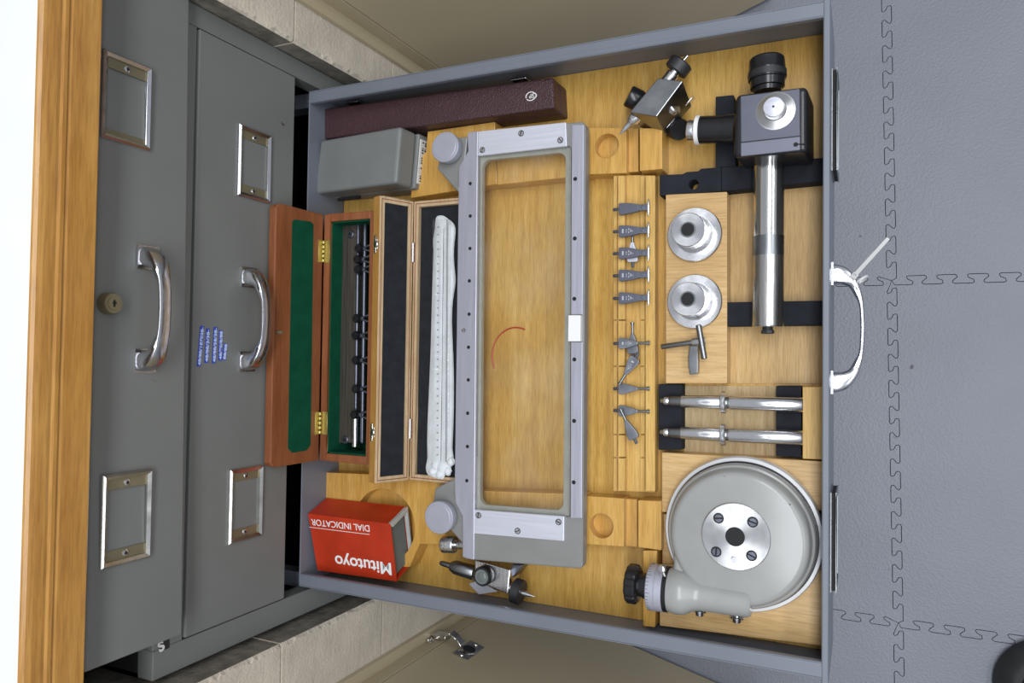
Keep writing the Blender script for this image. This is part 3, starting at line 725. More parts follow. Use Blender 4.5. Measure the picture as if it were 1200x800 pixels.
tag(obj('steel_plug', g, M['steel'], None), 'short bright steel cylinder at the end of the mahogany box', 'cylinder')
kn = [(421.6, 291), (420, 304), (420.6, 315.6), (419, 373), (418, 393), (418, 422), (418, 455.6), (416.4, 485.6)]
def make_clamp(label):
    t_ = thing('knobbed_clamp', label, 'clamp', (0, 0, 0), 'knobbed clamps in the mahogany box')
    g = G(); g.lathe((0, 0, -.012), (0, 0, .0045), [(0, .003), (.55, .003), (.56, .0052), (.9, .0052), (1, .0042)], 20, 0); obj('knob', g, M['black'], t_, local=True)
    g = G(); g.hexa([(.002, -.0022, -.007), (.008, -.0022, -.007), (.008, .0022, -.007), (.002, .0022, -.007)], [(.002, -.0022, 0), (.008, -.0022, 0), (.008, .0022, 0), (.002, .0022, 0)])
    for s in (-1, 1): g.hexa([(.007, s * .0005, -.007), (.018, s * .0035, -.007), (.018, s * .0058, -.007), (.007, s * .0028, -.007)], [(.007, s * .0005, 0), (.018, s * .0035, 0), (.018, s * .0058, 0), (.007, s * .0028, 0)])
    obj('forked_arm', g, M['gun'], t_, local=True, bevel=.0004)
    return t_
order = ['first', 'second', 'third', 'fourth', 'fifth', 'sixth', 'seventh', 'last']
cl0 = None
for i, (px, py) in enumerate(kn):
    lab = 'black-knobbed clamp, %s in the row counted from the grey case end of the mahogany box' % order[i]
    if cl0 is None: cl0 = make_clamp(lab); o = cl0
    else: o = copy_tree(cl0); o['label'] = lab
    o.location = at(px, py, zc + .006)

# ------------------------------------------------------------------ oak box with black foam
zt = -.0300
ob = thing('oak_box', 'open pale wooden box lined with black foam beside the mahogany box', 'box', (-.43, .02, ZF))
xh = at(482.5, 400, zt).x; ya, yb = at(482, 562, zt).y, at(483.5, 236.5, zt).y; xe = -.398
g = G(); 
g.box(xh, xe, ya, yb, ZF, -.052); w_ = .0065
g.box(xh, xh + w_, ya, yb, -.052, zt); g.box(xe - w_, xe, ya, yb, -.052, zt); g.box(xh + w_, xe - w_, ya, ya + w_, -.052, zt); g.box(xh + w_, xe - w_, yb - w_, yb, -.052, zt)
obj('box_body', g, M['oak_pale'], ob, bevel=.0006)
g = G(); g.box(xh + w_, xe - w_, ya + w_, yb - w_, -.052, zt - .0055); obj('foam_insert', g, M['foam'], ob)
# double line moulding on the rim
g = G(); s1 = .0024
g.box(xh + s1, xh + s1 + .0008, ya + s1, yb - s1, zt - .001, zt + .0004); g.box(xh + s1, xe, yb - s1 - .0008, yb - s1, zt - .001, zt + .0004); g.box(xh + s1, xe, ya + s1, ya + s1 + .0008, zt - .001, zt + .0004)
obj('rim_line', g, M['mahog'], ob)
# lid: hinge at xh, rises to (lx,z1); lid walls of depth dl towards +x
lp = [at(481, 239.5, zt), at(479.3, 560, zt)]
lx = xh - .018
# find a lid height that puts the front lip on the photograph's edge
TL = atx(444.5, 223.5, lx); BL = atx(441, 570, lx)
z1 = (TL.z + BL.z) / 2
tvec = Vector((lx - xh, 0, z1 - zt)); Lh = tvec.length; tn = tvec.normalized(); nn = Vector((tn.z, 0, -tn.x)); dl = -.0085
o0 = Vector((xh, 0, zt + .0008))
def LP(t_, y, o_): return o0 + tn * (t_ * Lh) + nn * o_ + Vector((0, y, 0))
yl0, yl1 = ya, yb
ft = w_ / Lh
g = G()
def lbox(t0, t1, y0, y1, o0_, o1_, mi=0):
    g.hexa([LP(t0, y0, o0_), LP(t1, y0, o0_), LP(t1, y1, o0_), LP(t0, y1, o0_)], [LP(t0, y0, o1_), LP(t1, y0, o1_), LP(t1, y1, o1_), LP(t0, y1, o1_)], mi)
lbox(0, 1, yl0, yl1, -.0120, -.0075); lbox(0, ft, yl0, yl1, -.0075, 0); lbox(1 - ft, 1, yl0, yl1, -.0075, 0); lbox(ft, 1 - ft, yl0, yl0 + w_, -.0075, 0); lbox(ft, 1 - ft, yl1 - w_, yl1, -.0075, 0)
od = obj('lid', g, M['oak_pale'], ob, bevel=.0007)
g = G(); lbox(ft, 1 - ft, yl0 + w_, yl1 - w_, -.0074, -.0022); obj('foam_insert', g, M['foam'], od)
g = G(); lbox(1.0, 1.008, yl0, yl1, -.0120, 0); obj('front_strip', g, M['oak'], od)
g = G(); lbox(ft * .42, ft * .42 + .012, yl0 + s1, yl1 - s1, -.001, .0004); lbox(1 - ft * .42 - .012, 1 - ft * .42, yl0 + s1, yl1 - s1, -.001, .0004)
lbox(ft * .42, 1 - ft * .42, yl0 + s1, yl0 + s1 + .0008, -.001, .0004); lbox(ft * .42, 1 - ft * .42, yl1 - s1 - .0008, yl1 - s1, -.001, .0004); obj('rim_line', g, M['mahog'], od)
for py in (284, 507):
    yy = atx(438, py, lx).y; g = G()
    lbox(1.008, 1.03, yy - .0060, yy + .0060, -.0095, -.0015)
    lbox(1.03, 1.05, yy - .0100, yy + .0100, -.0075, -.0040)
    g.lathe(LP(1.03, yy, -.0035), LP(1.075, yy, -.0035), [(0, .0042), (1, .0030)], 16); obj('latch', g, M['chrome_worn'], od, bevel=.0006)
for py in (296, 502):
    c = at(482.5, py, zt); g = G(); g.box(xh - .001, xh + .0022, c.y - .011, c.y + .011, zt - .001, zt + .0014); g.lathe((xh, c.y - .011, zt + .001), (xh, c.y + .011, zt + .001), [(0, .0016), (1, .0016)], 10); obj('hinge', g, M['steel'], ob)
# glass scale in tissue, lying in the box
zz = -.026
gs = thing('wrapping_tissue', 'crumpled white tissue under the glass scale in the foam-lined box', 'tissue', at(515, 400, -.0325))
outl = [(509, 253), (515, 251.5), (521, 252), (525, 256), (530, 259), (534, 264), (535, 272), (533, 284), (532, 300), (533.5, 318), (535, 326), (534, 336), (531, 352), (530, 372), (531, 400), (532.5, 430), (532.5, 470), (532, 505), (530, 528), (533, 534), (531, 545), (527, 553), (519, 561), (512, 563), (503, 560), (498.5, 553), (498, 545), (501, 538), (499.5, 520), (501, 480), (503, 440), (504.5, 400), (505.5, 350), (507, 310), (508, 290), (506, 282), (510, 268)]
N2_ = len(outl); cx = [517, 516.5]; g = G(); vs = []; 
rings = 5
for k in range(rings + 1):
    f_ = 1 - k / rings
    for (px, py) in outl:
        ccx = 520 - (py - 250) * .012; ccy = min(max(py, 268), 546)
        qx_ = ccx + (px - ccx) * f_; qy_ = ccy + (py - ccy) * f_
        h_ = zz - .006 + .0045 * math.sin(min(1, (1 - f_) * 2.2) * math.pi / 2) + random.uniform(-.0012, .0012) * (1 if k else 0)
        vs.append(at(qx_, qy_, h_))
fs = [[k * N2_ + i, k * N2_ + (i + 1) % N2_, (k + 1) * N2_ + (i + 1) % N2_, (k + 1) * N2_ + i] for k in range(rings) for i in range(N2_)]
g.add(vs, fs, 0, True)
ti = obj('tissue_sheet', g, M['tissue'], gs); so = ti.modifiers.new('thick', 'SOLIDIFY'); so.thickness = .0006; sb = ti.modifiers.new('sub', 'SUBSURF'); sb.levels = sb.render_levels = 1
g = G()
for (cx_, cy_, rr) in ((517, 549, 9), (508, 546, 6), (526, 541, 6), (514, 556, 7), (523, 552, 6), (505, 553, 5)):
    c = at(cx_, cy_, zz + .0005); vs = []; nseg = 12; nr = 6
    for a in range(nr + 1):
        th = math.pi / 2 * a / nr
        for b_ in range(nseg):
            ph = 2 * math.pi * b_ / nseg; q = U * rr * (1 + random.uniform(-.16, .16)); vs.append(c + Vector((math.cos(ph) * math.cos(th) * q, math.sin(ph) * math.cos(th) * q, math.sin(th) * .004 - .004)))
    g.add(vs, [[a * nseg + b_, a * nseg + (b_ + 1) % nseg, (a + 1) * nseg + (b_ + 1) % nseg, (a + 1) * nseg + b_] for a in range(nr) for b_ in range(nseg)], 0, True)
obj('crumpled_end', g, M['tissue'], gs)
zs_ = zz + .0045
sc_ = thing('glass_scale', 'long clear graduated glass scale wrapped in tissue in the foam-lined box', 'scale', at(516, 400, zz + .0005))
g = G(); T = [at(504.5, 541, zs_), at(525, 541, zs_), at(526.5, 257, zs_), at(507, 257, zs_)]; g.hexa([v_ - Vector((0, 0, .0035)) for v_ in T], T); obj('glass_strip', g, M['glass'], sc_, bevel=.0004)
g = G()
for s_ in ((521.3, 541), (523.0, 541)): pass
for (x0, x1) in ((522.6, 523.3),):
    T2 = [at(x0 - .9, 541, zs_ + .0003), at(x1 - .6, 541, zs_ + .0003), at(x1 + 1, 257, zs_ + .0003), at(x0 + .7, 257, zs_ + .0003)]; g.hexa([v_ - Vector((0, 0, .0002)) for v_ in T2], T2)
for k in range(32):
    py = 266 + k * 8.6; px = 513.6 - (py - 250) * .004
    if k % 1 == 0:
        T2 = [at(px - 1.0, py + .9, zs_ + .0003), at(px + .8, py + .9, zs_ + .0003), at(px + .8, py - .7, zs_ + .0003), at(px - 1.0, py - .7, zs_ + .0003)]; g.hexa([v_ - Vector((0, 0, .0002)) for v_ in T2], T2)
obj('graduation', g, paint('grey_etching', (.24, .27, .27), .5), sc_)

# ------------------------------------------------------------------ large glass stage frame
ZT = -.016; TH = .012
st = thing('stage_frame', 'large grey metal stage frame holding a glass plate across the drawer', 'frame', at(610, 400, ZT - TH - .008))
def pp(pts, z, d, name, mat, bev=.0006, parent=None, seg=2, label=None):
    g = G(); g.ppoly(pts, z, d); return obj(name, g, M[mat], parent or st, bevel=bev, seg=seg, label=label)
# outer casting: four bars around the opening, one mesh
g = G()
O = [(541, 655), (681.5, 667), (685, 664), (685.5, 400), (688, 150), (683, 142), (663, 143.3), (548, 157)]
ZC = ZT - .002
g.ring([at(px, py, ZC) for px, py in ((545, 655), (678, 666.3), (681.8, 665), (683, 661), (686.5, 152), (685.5, 146), (682, 142.3), (549, 156))], [at(px, py, ZC) for px, py in ((557, 597.5), (660, 605), (665, 605.5), (668, 605), (669.5, 180), (669, 173), (666, 171), (561, 182))], (0, 0, -TH))
obj('casting', g, M['cast'], st, bevel=.0014)
for px, py in ((600, 650), (675, 640), (675, 165), (600, 158)):
    g = G(); g.disc(at(px, py, ZC - TH), .006, ZC - TH - ZB, 20); obj('foot', g, M['cast'], st)
# left strip
pp([(542, 652.5), (555.5, 656), (560, 153.5), (550, 154.5), (547.5, 157), (548.5, 177), (537.5, 196), (532.5, 575), (533.5, 588), (542, 605)][::1], ZT, TH, 'left_rail', 'satin', .0008, label='satin lilac-grey rail with a row of holes')
pp([(555.4, 625), (660.6, 634), (661, 605), (555.8, 597)], ZT, .004, 'cover_plate', 'plate', .0006)
pp([(560, 182.5), (664, 171), (663, 143), (560, 153.8)], ZT, .004, 'cover_plate', 'plate', .0006)
pp([(668.5, 607), (681.5, 607), (682.5, 400.5), (669, 400.5)], ZT - .0006, .003, 'right_rail', 'satin', .0005)
pp([(669, 368.5), (682.5, 368.5), (684, 146), (670, 146)], ZT - .0006, .003, 'right_rail', 'satin', .0005)
wb = pp([(665.5, 399.8), (680, 399.8), (680.3, 369.2), (666, 369.2)], ZT + .0035, .006, 'stop_block', 'ink_white', .0005)
def holes(pts, z, rpx, name='hole'):
    for px, py in pts:
        g = G(); g.disc(at(px, py, z + .00015), rpx * U, .0012, 16); obj(name, g, M['hole'], st)  # flush black disc, the hole's dark inside is painted rather than cut
holes([(551, 215), (551, 253), (550.7, 291), (550, 329), (549.7, 368), (549, 406.7), (548.7, 445), (548, 484), (547.7, 523), (547, 563)], ZT, 2.3)
holes([(674, 209.5), (673.5, 279.3), (673, 350), (673, 421), (672.7, 493), (672.3, 565)], ZT - .0006, 2.5)
def screw(px, py, z, rpx, ang, parent, m0='steel_x', u=U):
    c = at(px, py, z + .0006); g = G(); r_ = rpx * u
    g.disc(c, r_ * 1.18, .0005, 20, 1); g.disc(c + Vector((0, 0, .0004)), r_, .0016, 20, 0, r_ * .15)
    d = Vector((math.cos(ang), math.sin(ang), 0)); e = Vector((-d.y, d.x, 0)); p = c + Vector((0, 0, .0006))
    g.extr([p - d * r_ * .92 - e * r_ * .17, p + d * r_ * .92 - e * r_ * .17, p + d * r_ * .92 + e * r_ * .17, p - d * r_ * .92 + e * r_ * .17], (0, 0, -.0008), 1)
    return obj('screw', g, [M[m0], M['hole']], parent)
for px, py, a in ((565, 175.5, 1.0), (610.5, 156, 1.3), (656.5, 164, -.9), (560.5, 603.7, 1.5), (606.4, 622, .5), (654.4, 611.5, -.5)): screw(px, py, ZT, 3.2, a, st)
screw(543, 387, ZT, 2.2, .5, st)
# glass plate with ground border (rounded window)
def rrect(x0, y0, x1, y1, r_, z, n=6, sk=0):
    pts = []
    for cx_, cy_, a0 in ((x1 - r_, y0 + r_, 0), (x0 + r_, y0 + r_, 90), (x0 + r_, y1 - r_, 180), (x1 - r_, y1 - r_, 270)):
        for i in range(n + 1):
            a = math.radians(a0 + 90 * i / n); px = cx_ + math.cos(a) * r_; py = cy_ - math.sin(a) * r_
            if py > 400: px += sk * (py - 400) / 200; 
            if py < 250: py += (664 - px) * .10
            if py > 500: py += (px - 564) * .075
            pts.append(at(px, py, z))
    return pts
zg = ZT - .006
Oo = rrect(560.5, 171.5, 669, 598, 2, zg, sk=-1.5); Ii = rrect(565.5, 178, 663, 591, 9, zg, sk=-3); g = G(); nO = len(Oo); dzv = Vector((0, 0, -.006))
for i in range(nO):
    j = (i + 1) % nO; g.hexa([Oo[i] + dzv, Oo[j] + dzv, Ii[j] + dzv, Ii[i] + dzv], [Oo[i], Oo[j], Ii[j], Ii[i]])
obj('ground_border', g, M['glass_edge'], st)
g = G(); Oo2 = [v_ + Vector((0, 0, .0030)) for v_ in rrect(561.5, 173, 668, 597, 2, zg, sk=-1.5)]; g.extr(Oo2, (0, 0, -.0025)); obj('glass_plate', g, M['glass'], st)
# cranked lugs with round pads
def lug(arm, c, rpx):
    g = G(); g.ppoly(arm, ZT - .004, .016); a_ = obj('lug', g, M['cast'], st, bevel=.0015)
    cc = at(c[0], c[1], ZT + .010); g = G(); rr = rpx * .00082
    g.lathe(cc - Vector((0, 0, .012)), cc, [(0, rr * .93), (.25, rr * .98), (.8, rr), (.93, rr), (1, rr * .95)], 48)
    g.lathe(cc - Vector((0, 0, .0006)), cc + Vector((0, 0, .0004)), [(0, rr * .84), (.5, rr * .84), (1, rr * .80)], 48, 0)
    g.lathe(cc - Vector((0, 0, .040)), cc - Vector((0, 0, .012)), [(0, rr * .5), (1, rr * .5)], 32, 1)
    obj('round_pad', g, [M['disc'], M['blackm']], st)
lug([(512, 197), (537.5, 226), (546, 180), (548, 160), (522, 162)], (521, 172), 20.5)
lug([(507, 590), (520, 612), (545, 640), (544, 604), (534, 560), (510, 572)], (513.7, 606.5), 21.5)
g = G(); g.lathe(at(519, 637.5, -.022), at(548, 638.5, -.022), [(0, .0085), (.03, .0092), (.46, .0092), (.5, .0085), (.5, .003), (.6, .0030), (.62, .0045), (1, .0045)], 28); obj('clamp_screw', g, M['steel'], st, label='small knurled clamp screw')

# thin red wire loop and a scratch line on the tray under the glass
g = G(); c_ = at(604, 417, ZF + .0015); rr = 34.5 * .00087
pts = []
for i in range(28):
    a = math.radians(68 + (206 - 68) * i / 27); pts.append(Vector((c_.x + math.cos(a) * rr * .98, c_.y + math.sin(a) * rr * 1.07, ZF + .0014)))
g.tube(pts, .0007, 8); tag(obj('red_wire', g, M['redwire'], None), 'thin curved red wire lying under the glass plate', 'wire')

# ------------------------------------------------------------------ red dial indicator box
rb = thing('indicator_box', 'open-ended red card box with white lettering in the drawer corner', 'box', at(420, 640, ZF))
tz1, tz2 = -.010, -.022       # near the block / near the drawer wall
TLc = at(360.8, 601.7, tz1); TRc = at(457.3, 613.5, tz1); BRc = at(465, 681, tz2); BLc = at(372, 668, tz2)
xd = ((TRc - TLc) + (BRc - BLc)).normalized(); yd0 = ((TLc - BLc) + (TRc - BRc)).normalized(); nb = xd.cross(yd0).normalized()
dvec = -nb * .034 + Vector((0, .0075, 0))
S2 = at(473, 600, -.032)
top = [TLc, BLc, BRc, TRc]
def off(p, k): return p + dvec * k
g = G(); tk = .0012
def slab(a, b_, c, d, v): g.hexa([a, b_, c, d], [a + v, b_ + v, c + v, d + v])
ins = -nb * .0
slab(TLc, TRc, BRc, BLc, -nb * tk); slab(off(TLc, 1), off(TRc, 1), off(BRc, 1), off(BLc, 1), nb * tk)
slab(TLc, TRc, off(TRc, 1), off(TLc, 1), -yd0 * tk); slab(BLc, BRc, off(BRc, 1), off(BLc, 1), yd0 * tk)
slab(TLc, BLc, off(BLc, 1), off(TLc, 1), xd * tk)
obj('sleeve', g, M['red'], rb, bevel=.0006)
def inner(p, k, i1, i2): return off(p, k) - xd * i1 + i2
g = G(); m_ = [off(TRc, .08).lerp(off(BRc, .08), .06), off(BRc, .08).lerp(off(TRc, .08), .06), off(BRc, .92).lerp(off(TRc, .92), .06), off(TRc, .92).lerp(off(BRc, .92), .06)]
g.extr([v_ - xd * .004 for v_ in m_], -xd * .004); obj('inner_tray', g, M['cardin'], rb)
g = G()
rim_o = [TRc, BRc, off(BRc, 1), off(TRc, 1)]
for i in (2,3):
    j = (i + 1) % 4; cen = sum(rim_o, Vector()) / 4
    a, b_ = rim_o[i], rim_o[j]; a2 = a.lerp(cen, .16); b2 = b_.lerp(cen, .16)
    g.hexa([a - xd * .003, b_ - xd * .003, b2 - xd * .003, a2 - xd * .003], [a + xd * .0015, b_ + xd * .0015, b2 + xd * .0015, a2 + xd * .0015])
obj('tray_rim', g, M['card'], rb, bevel=.0005, label='torn grey card edge')
pl = lambda px, py: onpl(px, py, TLc, nb)
def ptext(s, p_start, p_end, p_top, name='lettering', bold=0.0):
    a = pl(*p_start); b_ = pl(*p_end); t_ = pl(*p_top); x_ = (b_ - a); L_ = x_.length; x_.normalize(); y_ = (t_ - a); y_ -= x_ * y_.dot(x_); H_ = y_.length; y_.normalize()
    size = H_ / .70
    o = text(s, size, a, x_, y_, M['ink_white'], rb, name, bold=bold * size)
    xs = [(v_.co + wloc(rb) - a).dot(x_) for v_ in o.data.vertices]; k = L_ / max(xs)
    for v_ in o.data.vertices:
        q = v_.co + wloc(rb) - a; v_.co = a + q + x_ * (q.dot(x_) * (k - 1)) - wloc(rb)
ptext('Mitutoyo', (459, 660), (392.3, 650.5), (460, 674.0), bold=.018)
ptext('DIAL INDICATOR', (433.3, 615.5), (364.5, 607.8), (433.3, 623), bold=.004)
a = pl(362.5, 617.3); b_ = pl(433, 626); e = (b_ - a).cross(nb).normalized() * .0003; g = G(); g.extr([a - e + nb * .0003, b_ - e + nb * .0003, b_ + e + nb * .0003, a + e + nb * .0003], -nb * .0003); obj('rule_line', g, M['ink_white'], rb)

# ------------------------------------------------------------------ tailstock centres
def rod(g, a, b_, prof, mi=0, n=28, u=U): g.lathe(at(*a), at(*b_), prof, n, mi, u)
c1 = thing('centre_support', 'steel centre support with a pointed tip lying between the maroon case and the measuring head', 'instrument', at(770, 120, ZF))
Tq = [(771, 91), (800.5, 94.7), (769.5, 136.5), (737.5, 131.5)]; Bq = [(785, 122), (811, 124.5), (780, 160), (750, 149)]
g = G(); g.hexa([at(p[0], p[1], -.052) for p in Bq], [at(p[0], p[1], -.014) for p in Tq]); 
obj('body', g, M['steel_dark'], c1, bevel=.0010)
g = G(); a = at(809, 117, -.046); b_ = at(778, 154, -.046); ez_ = Vector((0, 0, .004)); s_ = Vector((.0045, .0025, 0))
g.hexa([a - ez_ - s_, b_ - ez_ - s_, b_ - ez_ + s_, a - ez_ + s_], [a + ez_ - s_, b_ + ez_ - s_, b_ + ez_ + s_, a + ez_ + s_]); obj('slide_rail', g, M['steel'], c1, bevel=.0006)
g = G(); cc = at(790.5, 125.5, -.030); nn_ = Vector((.75, .35, .45)).normalized(); g.lathe(cc - nn_ * .004, cc + nn_ * .0015, [(0, .0070), (.8, .0070), (1, .0062)], 24); obj('clamp_button', g, M['steel_x'], c1)
g = G(); rod(g, (779, 99, -.030), (797, 76, -.028), [(0, 7.5), (.55, 7.5), (.56, 6), (1, 6)]); obj('spindle', g, M['steel'], c1)
g = G(); rod(g, (791, 84, -.028), (800, 72, -.028), [(0, 12.5), (.08, 14), (.9, 14), (1, 12)], n=40); obj('knurled_knob', g, M['blackm'], c1)
g = G(); rod(g, (799, 73, -.028), (806, 65, -.027), [(0, 2.2), (1, 1.8)]); obj('pin', g, M['steel'], c1)
g = G(); rod(g, (754, 127, -.028), (726, 158, -.030), [(0, 8), (.18, 8.3), (.42, 7.6), (.55, 5.0), (.62, 3.6), (.72, 3.4), (1, .4)]); obj('centre_tip', g, M['steel_x'], c1)
g = G(); rod(g, (754, 121, -.048), (736, 112, -.040), [(0, 11), (.3, 13), (.9, 13), (1, 12)], n=40); obj('side_knob', g, M['black'], c1)
g = G(); rod(g, (788, 148, -.064), (797, 152, -.050), [(0, 12), (.2, 13), (.9, 13), (1, 12)], n=40); obj('side_knob', g, M['black'], c1)

c2 = thing('centre_support', 'small steel centre support with a lens, lying between the stage frame and the drawer side', 'instrument', at(570, 680, ZF))
g = G(); g.ppoly([(556, 679), (595, 696.5), (598, 668), (556, 655.5)], -.030, .03); obj('body', g, M['steel'], c2, bevel=.0012)
g = G(); g.ppoly([(590, 690), (608, 668), (613, 662), (600, 661)], -.038, .025); obj('dark_flank', g, M['gun'], c2, bevel=.001)
g = G(); rod(g, (556, 671, -.038), (515.5, 659, -.034), [(0, 9), (.02, 9.5), (.55, 9), (.68, 6), (.70, 3.8), (.95, 3.4), (1, 1.8)]); obj('centre_tip', g, M['steel_dark'], c2)
g = G(); cc = at(564.4, 675.7, -.018); r_ = 12.5 * .00083
g.lathe(cc - Vector((0, 0, .012)), cc, [(0, r_ * .9), (.2, r_), (.9, r_), (1, r_ * .93)], 40, 0); g.lathe(cc - Vector((0, 0, .001)), cc + Vector((0, 0, .0003)), [(0, r_ * .76), (1, r_ * .74)], 40, 1); g.lathe(cc, cc + Vector((0, 0, .0012)), [(0, r_ * .50), (.6, r_ * .48), (1, r_ * .40)], 32, 1)
obj('lens', g, [M['black'], paint('smoky_lens', (.13, .15, .14), .12)], c2, label='round lens in a black ring')
g = G(); rod(g, (594, 687, -.036), (605, 691, -.036), [(0, 5.5), (1, 5.5)]); rod(g, (608, 693, -.036), (627, 699, -.036), [(0, 3.5), (.45, 3.2), (1, .5)]); obj('spindle', g, M['steel_x'], c2)
g = G(); rod(g, (602, 691, -.036), (612, 694.5, -.036), [(0, 14), (.1, 15.5), (.9, 15.5), (1, 14)], n=36); obj('knurled_knob', g, M['blackm'], c2)
g = G(); g.ppoly([(549, 684), (561, 696.5), (583, 693), (560, 680)], -.048, .003); obj('bracket', g, M['plate'], c2, bevel=.0005)

# ------------------------------------------------------------------ measuring head with long tube
mh = thing('measuring_head', 'blue-grey optical measuring head with black barrels and a long steel tube', 'instrument', at(905, 150, -.055))
zt = .004
g = G(); T = [at(858.5, 184, zt), at(946, 178, zt), at(946, 100.5, zt), at(862, 110.5, zt)]
Bq = [v_ + Vector((.003, .0, -.050)) for v_ in T]
g.hexa(Bq, T); obj('housing', g, M['black'], mh, bevel=.0045, seg=4)
g = G(); T2 = [at(868, 166.5, zt + .0006), at(937.5, 159, zt + .0006), at(937, 103.5, zt + .0006), at(867.5, 112.5, zt + .0006)]; g.hexa([v_ - Vector((0, 0, .002)) for v_ in T2], T2); obj('top_plate', g, M['bluegrey'], mh, bevel=.0008)
g = G(); T2 = [at(868, 183, zt + .0004), at(937.5, 175.5, zt + .0004), at(937.5, 159.6, zt + .0004), at(868, 167.2, zt + .0004)]; g.hexa([v_ - Vector((0, 0, .002)) for v_ in T2], T2); obj('lower_plate', g, paint('lilac_grey_enamel', (.17, .175, .225), .35), mh, bevel=.0008)
g = G(); cc = at(932.5, 169.2, zt + .0006); g.disc(cc, .0020, .001, 16); p, q = at(933, 169, zt + .0006), at(944, 168.6, zt + .0006); g.tube([p, q], .0005, 6); obj('keyhole', g, M['hole'], mh)
g = G(); cc = at(908.6, 129.8, zt + .001); r_ = 22.6 * .00076
z_ = Vector((0, 0, 1))
g.lathe(cc - z_ * .001, cc + z_ * .0035, [(0, r_), (.12, r_), (.16, r_ * .93), (.2, r_ * .90), (.75, r_ * .56), (1, r_ * .53)], 56, 0)
obj('dial_boss', g, aniso('machined_silver', (.50, .50, .50), .3), mh)
c3 = at(906.6, 125.6, zt + .0044); g = G(); g.lathe(c3, c3 + z_ * .0022, [(0, r_ * .50), (.8, r_ * .50), (1, r_ * .44)], 40, 0); g.disc(c3 + z_ * .0024, .0010, .0006, 12, 1); obj('hub', g, [M['plate'], M['hole']], mh)
g = G(); rod(g, (899.5, 108, -.020), (898.5, 68.5, -.020), [(0, 15), (.12, 16), (.13, 19), (.34, 19.5), (.36, 21), (.62, 21), (.64, 20.5), (.95, 19.5), (1, 18)], n=48, u=.00080); obj('eyepiece', g, M['black'], mh)
g = G(); rod(g, (899.2, 92, -.020), (899, 85, -.020), [(0, 21.4), (1, 21.4)], n=48, u=.00080); obj('knurled_ring', g, M['blackm'], mh)
zb2 = -.030
g = G(); rod(g, (862, 151, zb2), (820, 152.3, zb2), [(0, 16.5), (.02, 16.5), (.3, 16.5), (.31, 15.6), (.98, 15.6), (1, 15)], n=40, u=.00084); obj('side_barrel', g, M['black'], mh)
g = G(); rod(g, (820.5, 152.5, zb2), (815.5, 152.7, zb2), [(0, 16), (.1, 16.6), (.9, 16.6), (1, 16)], n=40, u=.00084); obj('barrel_ring', g, M['ink_white'], mh, label='white ring')
g = G(); rod(g, (815.5, 152.8, zb2), (806, 153, zb2), [(0, 12), (.25, 12), (.26, 10.5), (.34, 10.5), (.35, 12), (.9, 12), (1, 11)], n=36, u=.00084); obj('barrel_tip', g, M['steel_x'], mh)
zt3 = -.032
g = G(); rod(g, (902, 176, zt3), (901.2, 186, zt3), [(0, 22), (.5, 20), (.8, 18), (1, 18)], n=40, u=.00082); obj('collar', g, M['steel_dark'], mh)
g = G(); rod(g, (901.2, 186, zt3), (900.6, 277, zt3), [(0, 17.2), (1, 17.2)], n=48, u=.00082); obj('tube', g, brushed('polished_tube', (.66, .66, .64), .16, 'y', .1), mh, label='polished steel tube')
g = G(); rod(g, (900.6, 277, zt3), (900.4, 300, zt3), [(0, 17.2), (1, 17.2)], n=48, u=.00082); obj('tube_band', g, M['steel_dark'], mh, label='dull dark band of the tube')
g = G(); rod(g, (900.4, 300, zt3), (899.6, 383, zt3), [(0, 17.2), (.98, 17.2), (1, 16.5)], n=48, u=.00082); obj('tube', g, brushed('satin_tube', (.52, .51, .49), .27, 'y', .1), mh, label='satin steel tube')
g = G(); rod(g, (899.6, 383, zt3), (899.5, 387, zt3), [(0, 5.5), (.7, 5.5), (1, 6)], n=24); rod(g, (899.5, 387, zt3), (899.5, 391, zt3), [(0, 7), (.8, 7), (1, 6)], n=8); obj('end_bolt', g, M['blackm'], mh)

# ------------------------------------------------------------------ flanged bushes
def make_bush(px, py, label):
    o = thing('flanged_bush', label, 'bush', at(px, py, ZB), 'flanged steel bushes')
    g = G(); g.lathe((0, 0, 0), (0, 0, .005), [(0, .0262), (.25, .0268), (.8, .0268), (1, .0260)], 56); obj('flange', g, M['steel_x'], o, local=True)
    g = G(); g.lathe((0, 0, .005), (0, 0, .034), [(0, .0185), (.10, .0180), (.25, .0155), (.50, .0155), (.62, .0160), (.70, .0162), (.97, .0162), (1, .0156)], 48, 0)
    obj('boss', g, M['steel_x'], o, local=True)
    g = G(); g.lathe((0, 0, .0335), (0, 0, .0344), [(0, .0078), (1, .0073)], 32, 0); g.lathe((0, 0, .034), (0, 0, .03455), [(0, .0062), (1, .0062)], 32, 1); obj('bore', g, [M['steel_dark'], M['hole']], o, local=True)
    return o
b1 = make_bush(814.5, 275.5, 'flanged steel bush beside the black bar, farther from the T-handled key')
b2 = copy_tree(b1); b2.location = at(814.5, 353.5, ZB); b2['label'] = 'flanged steel bush touching the T-handled key'

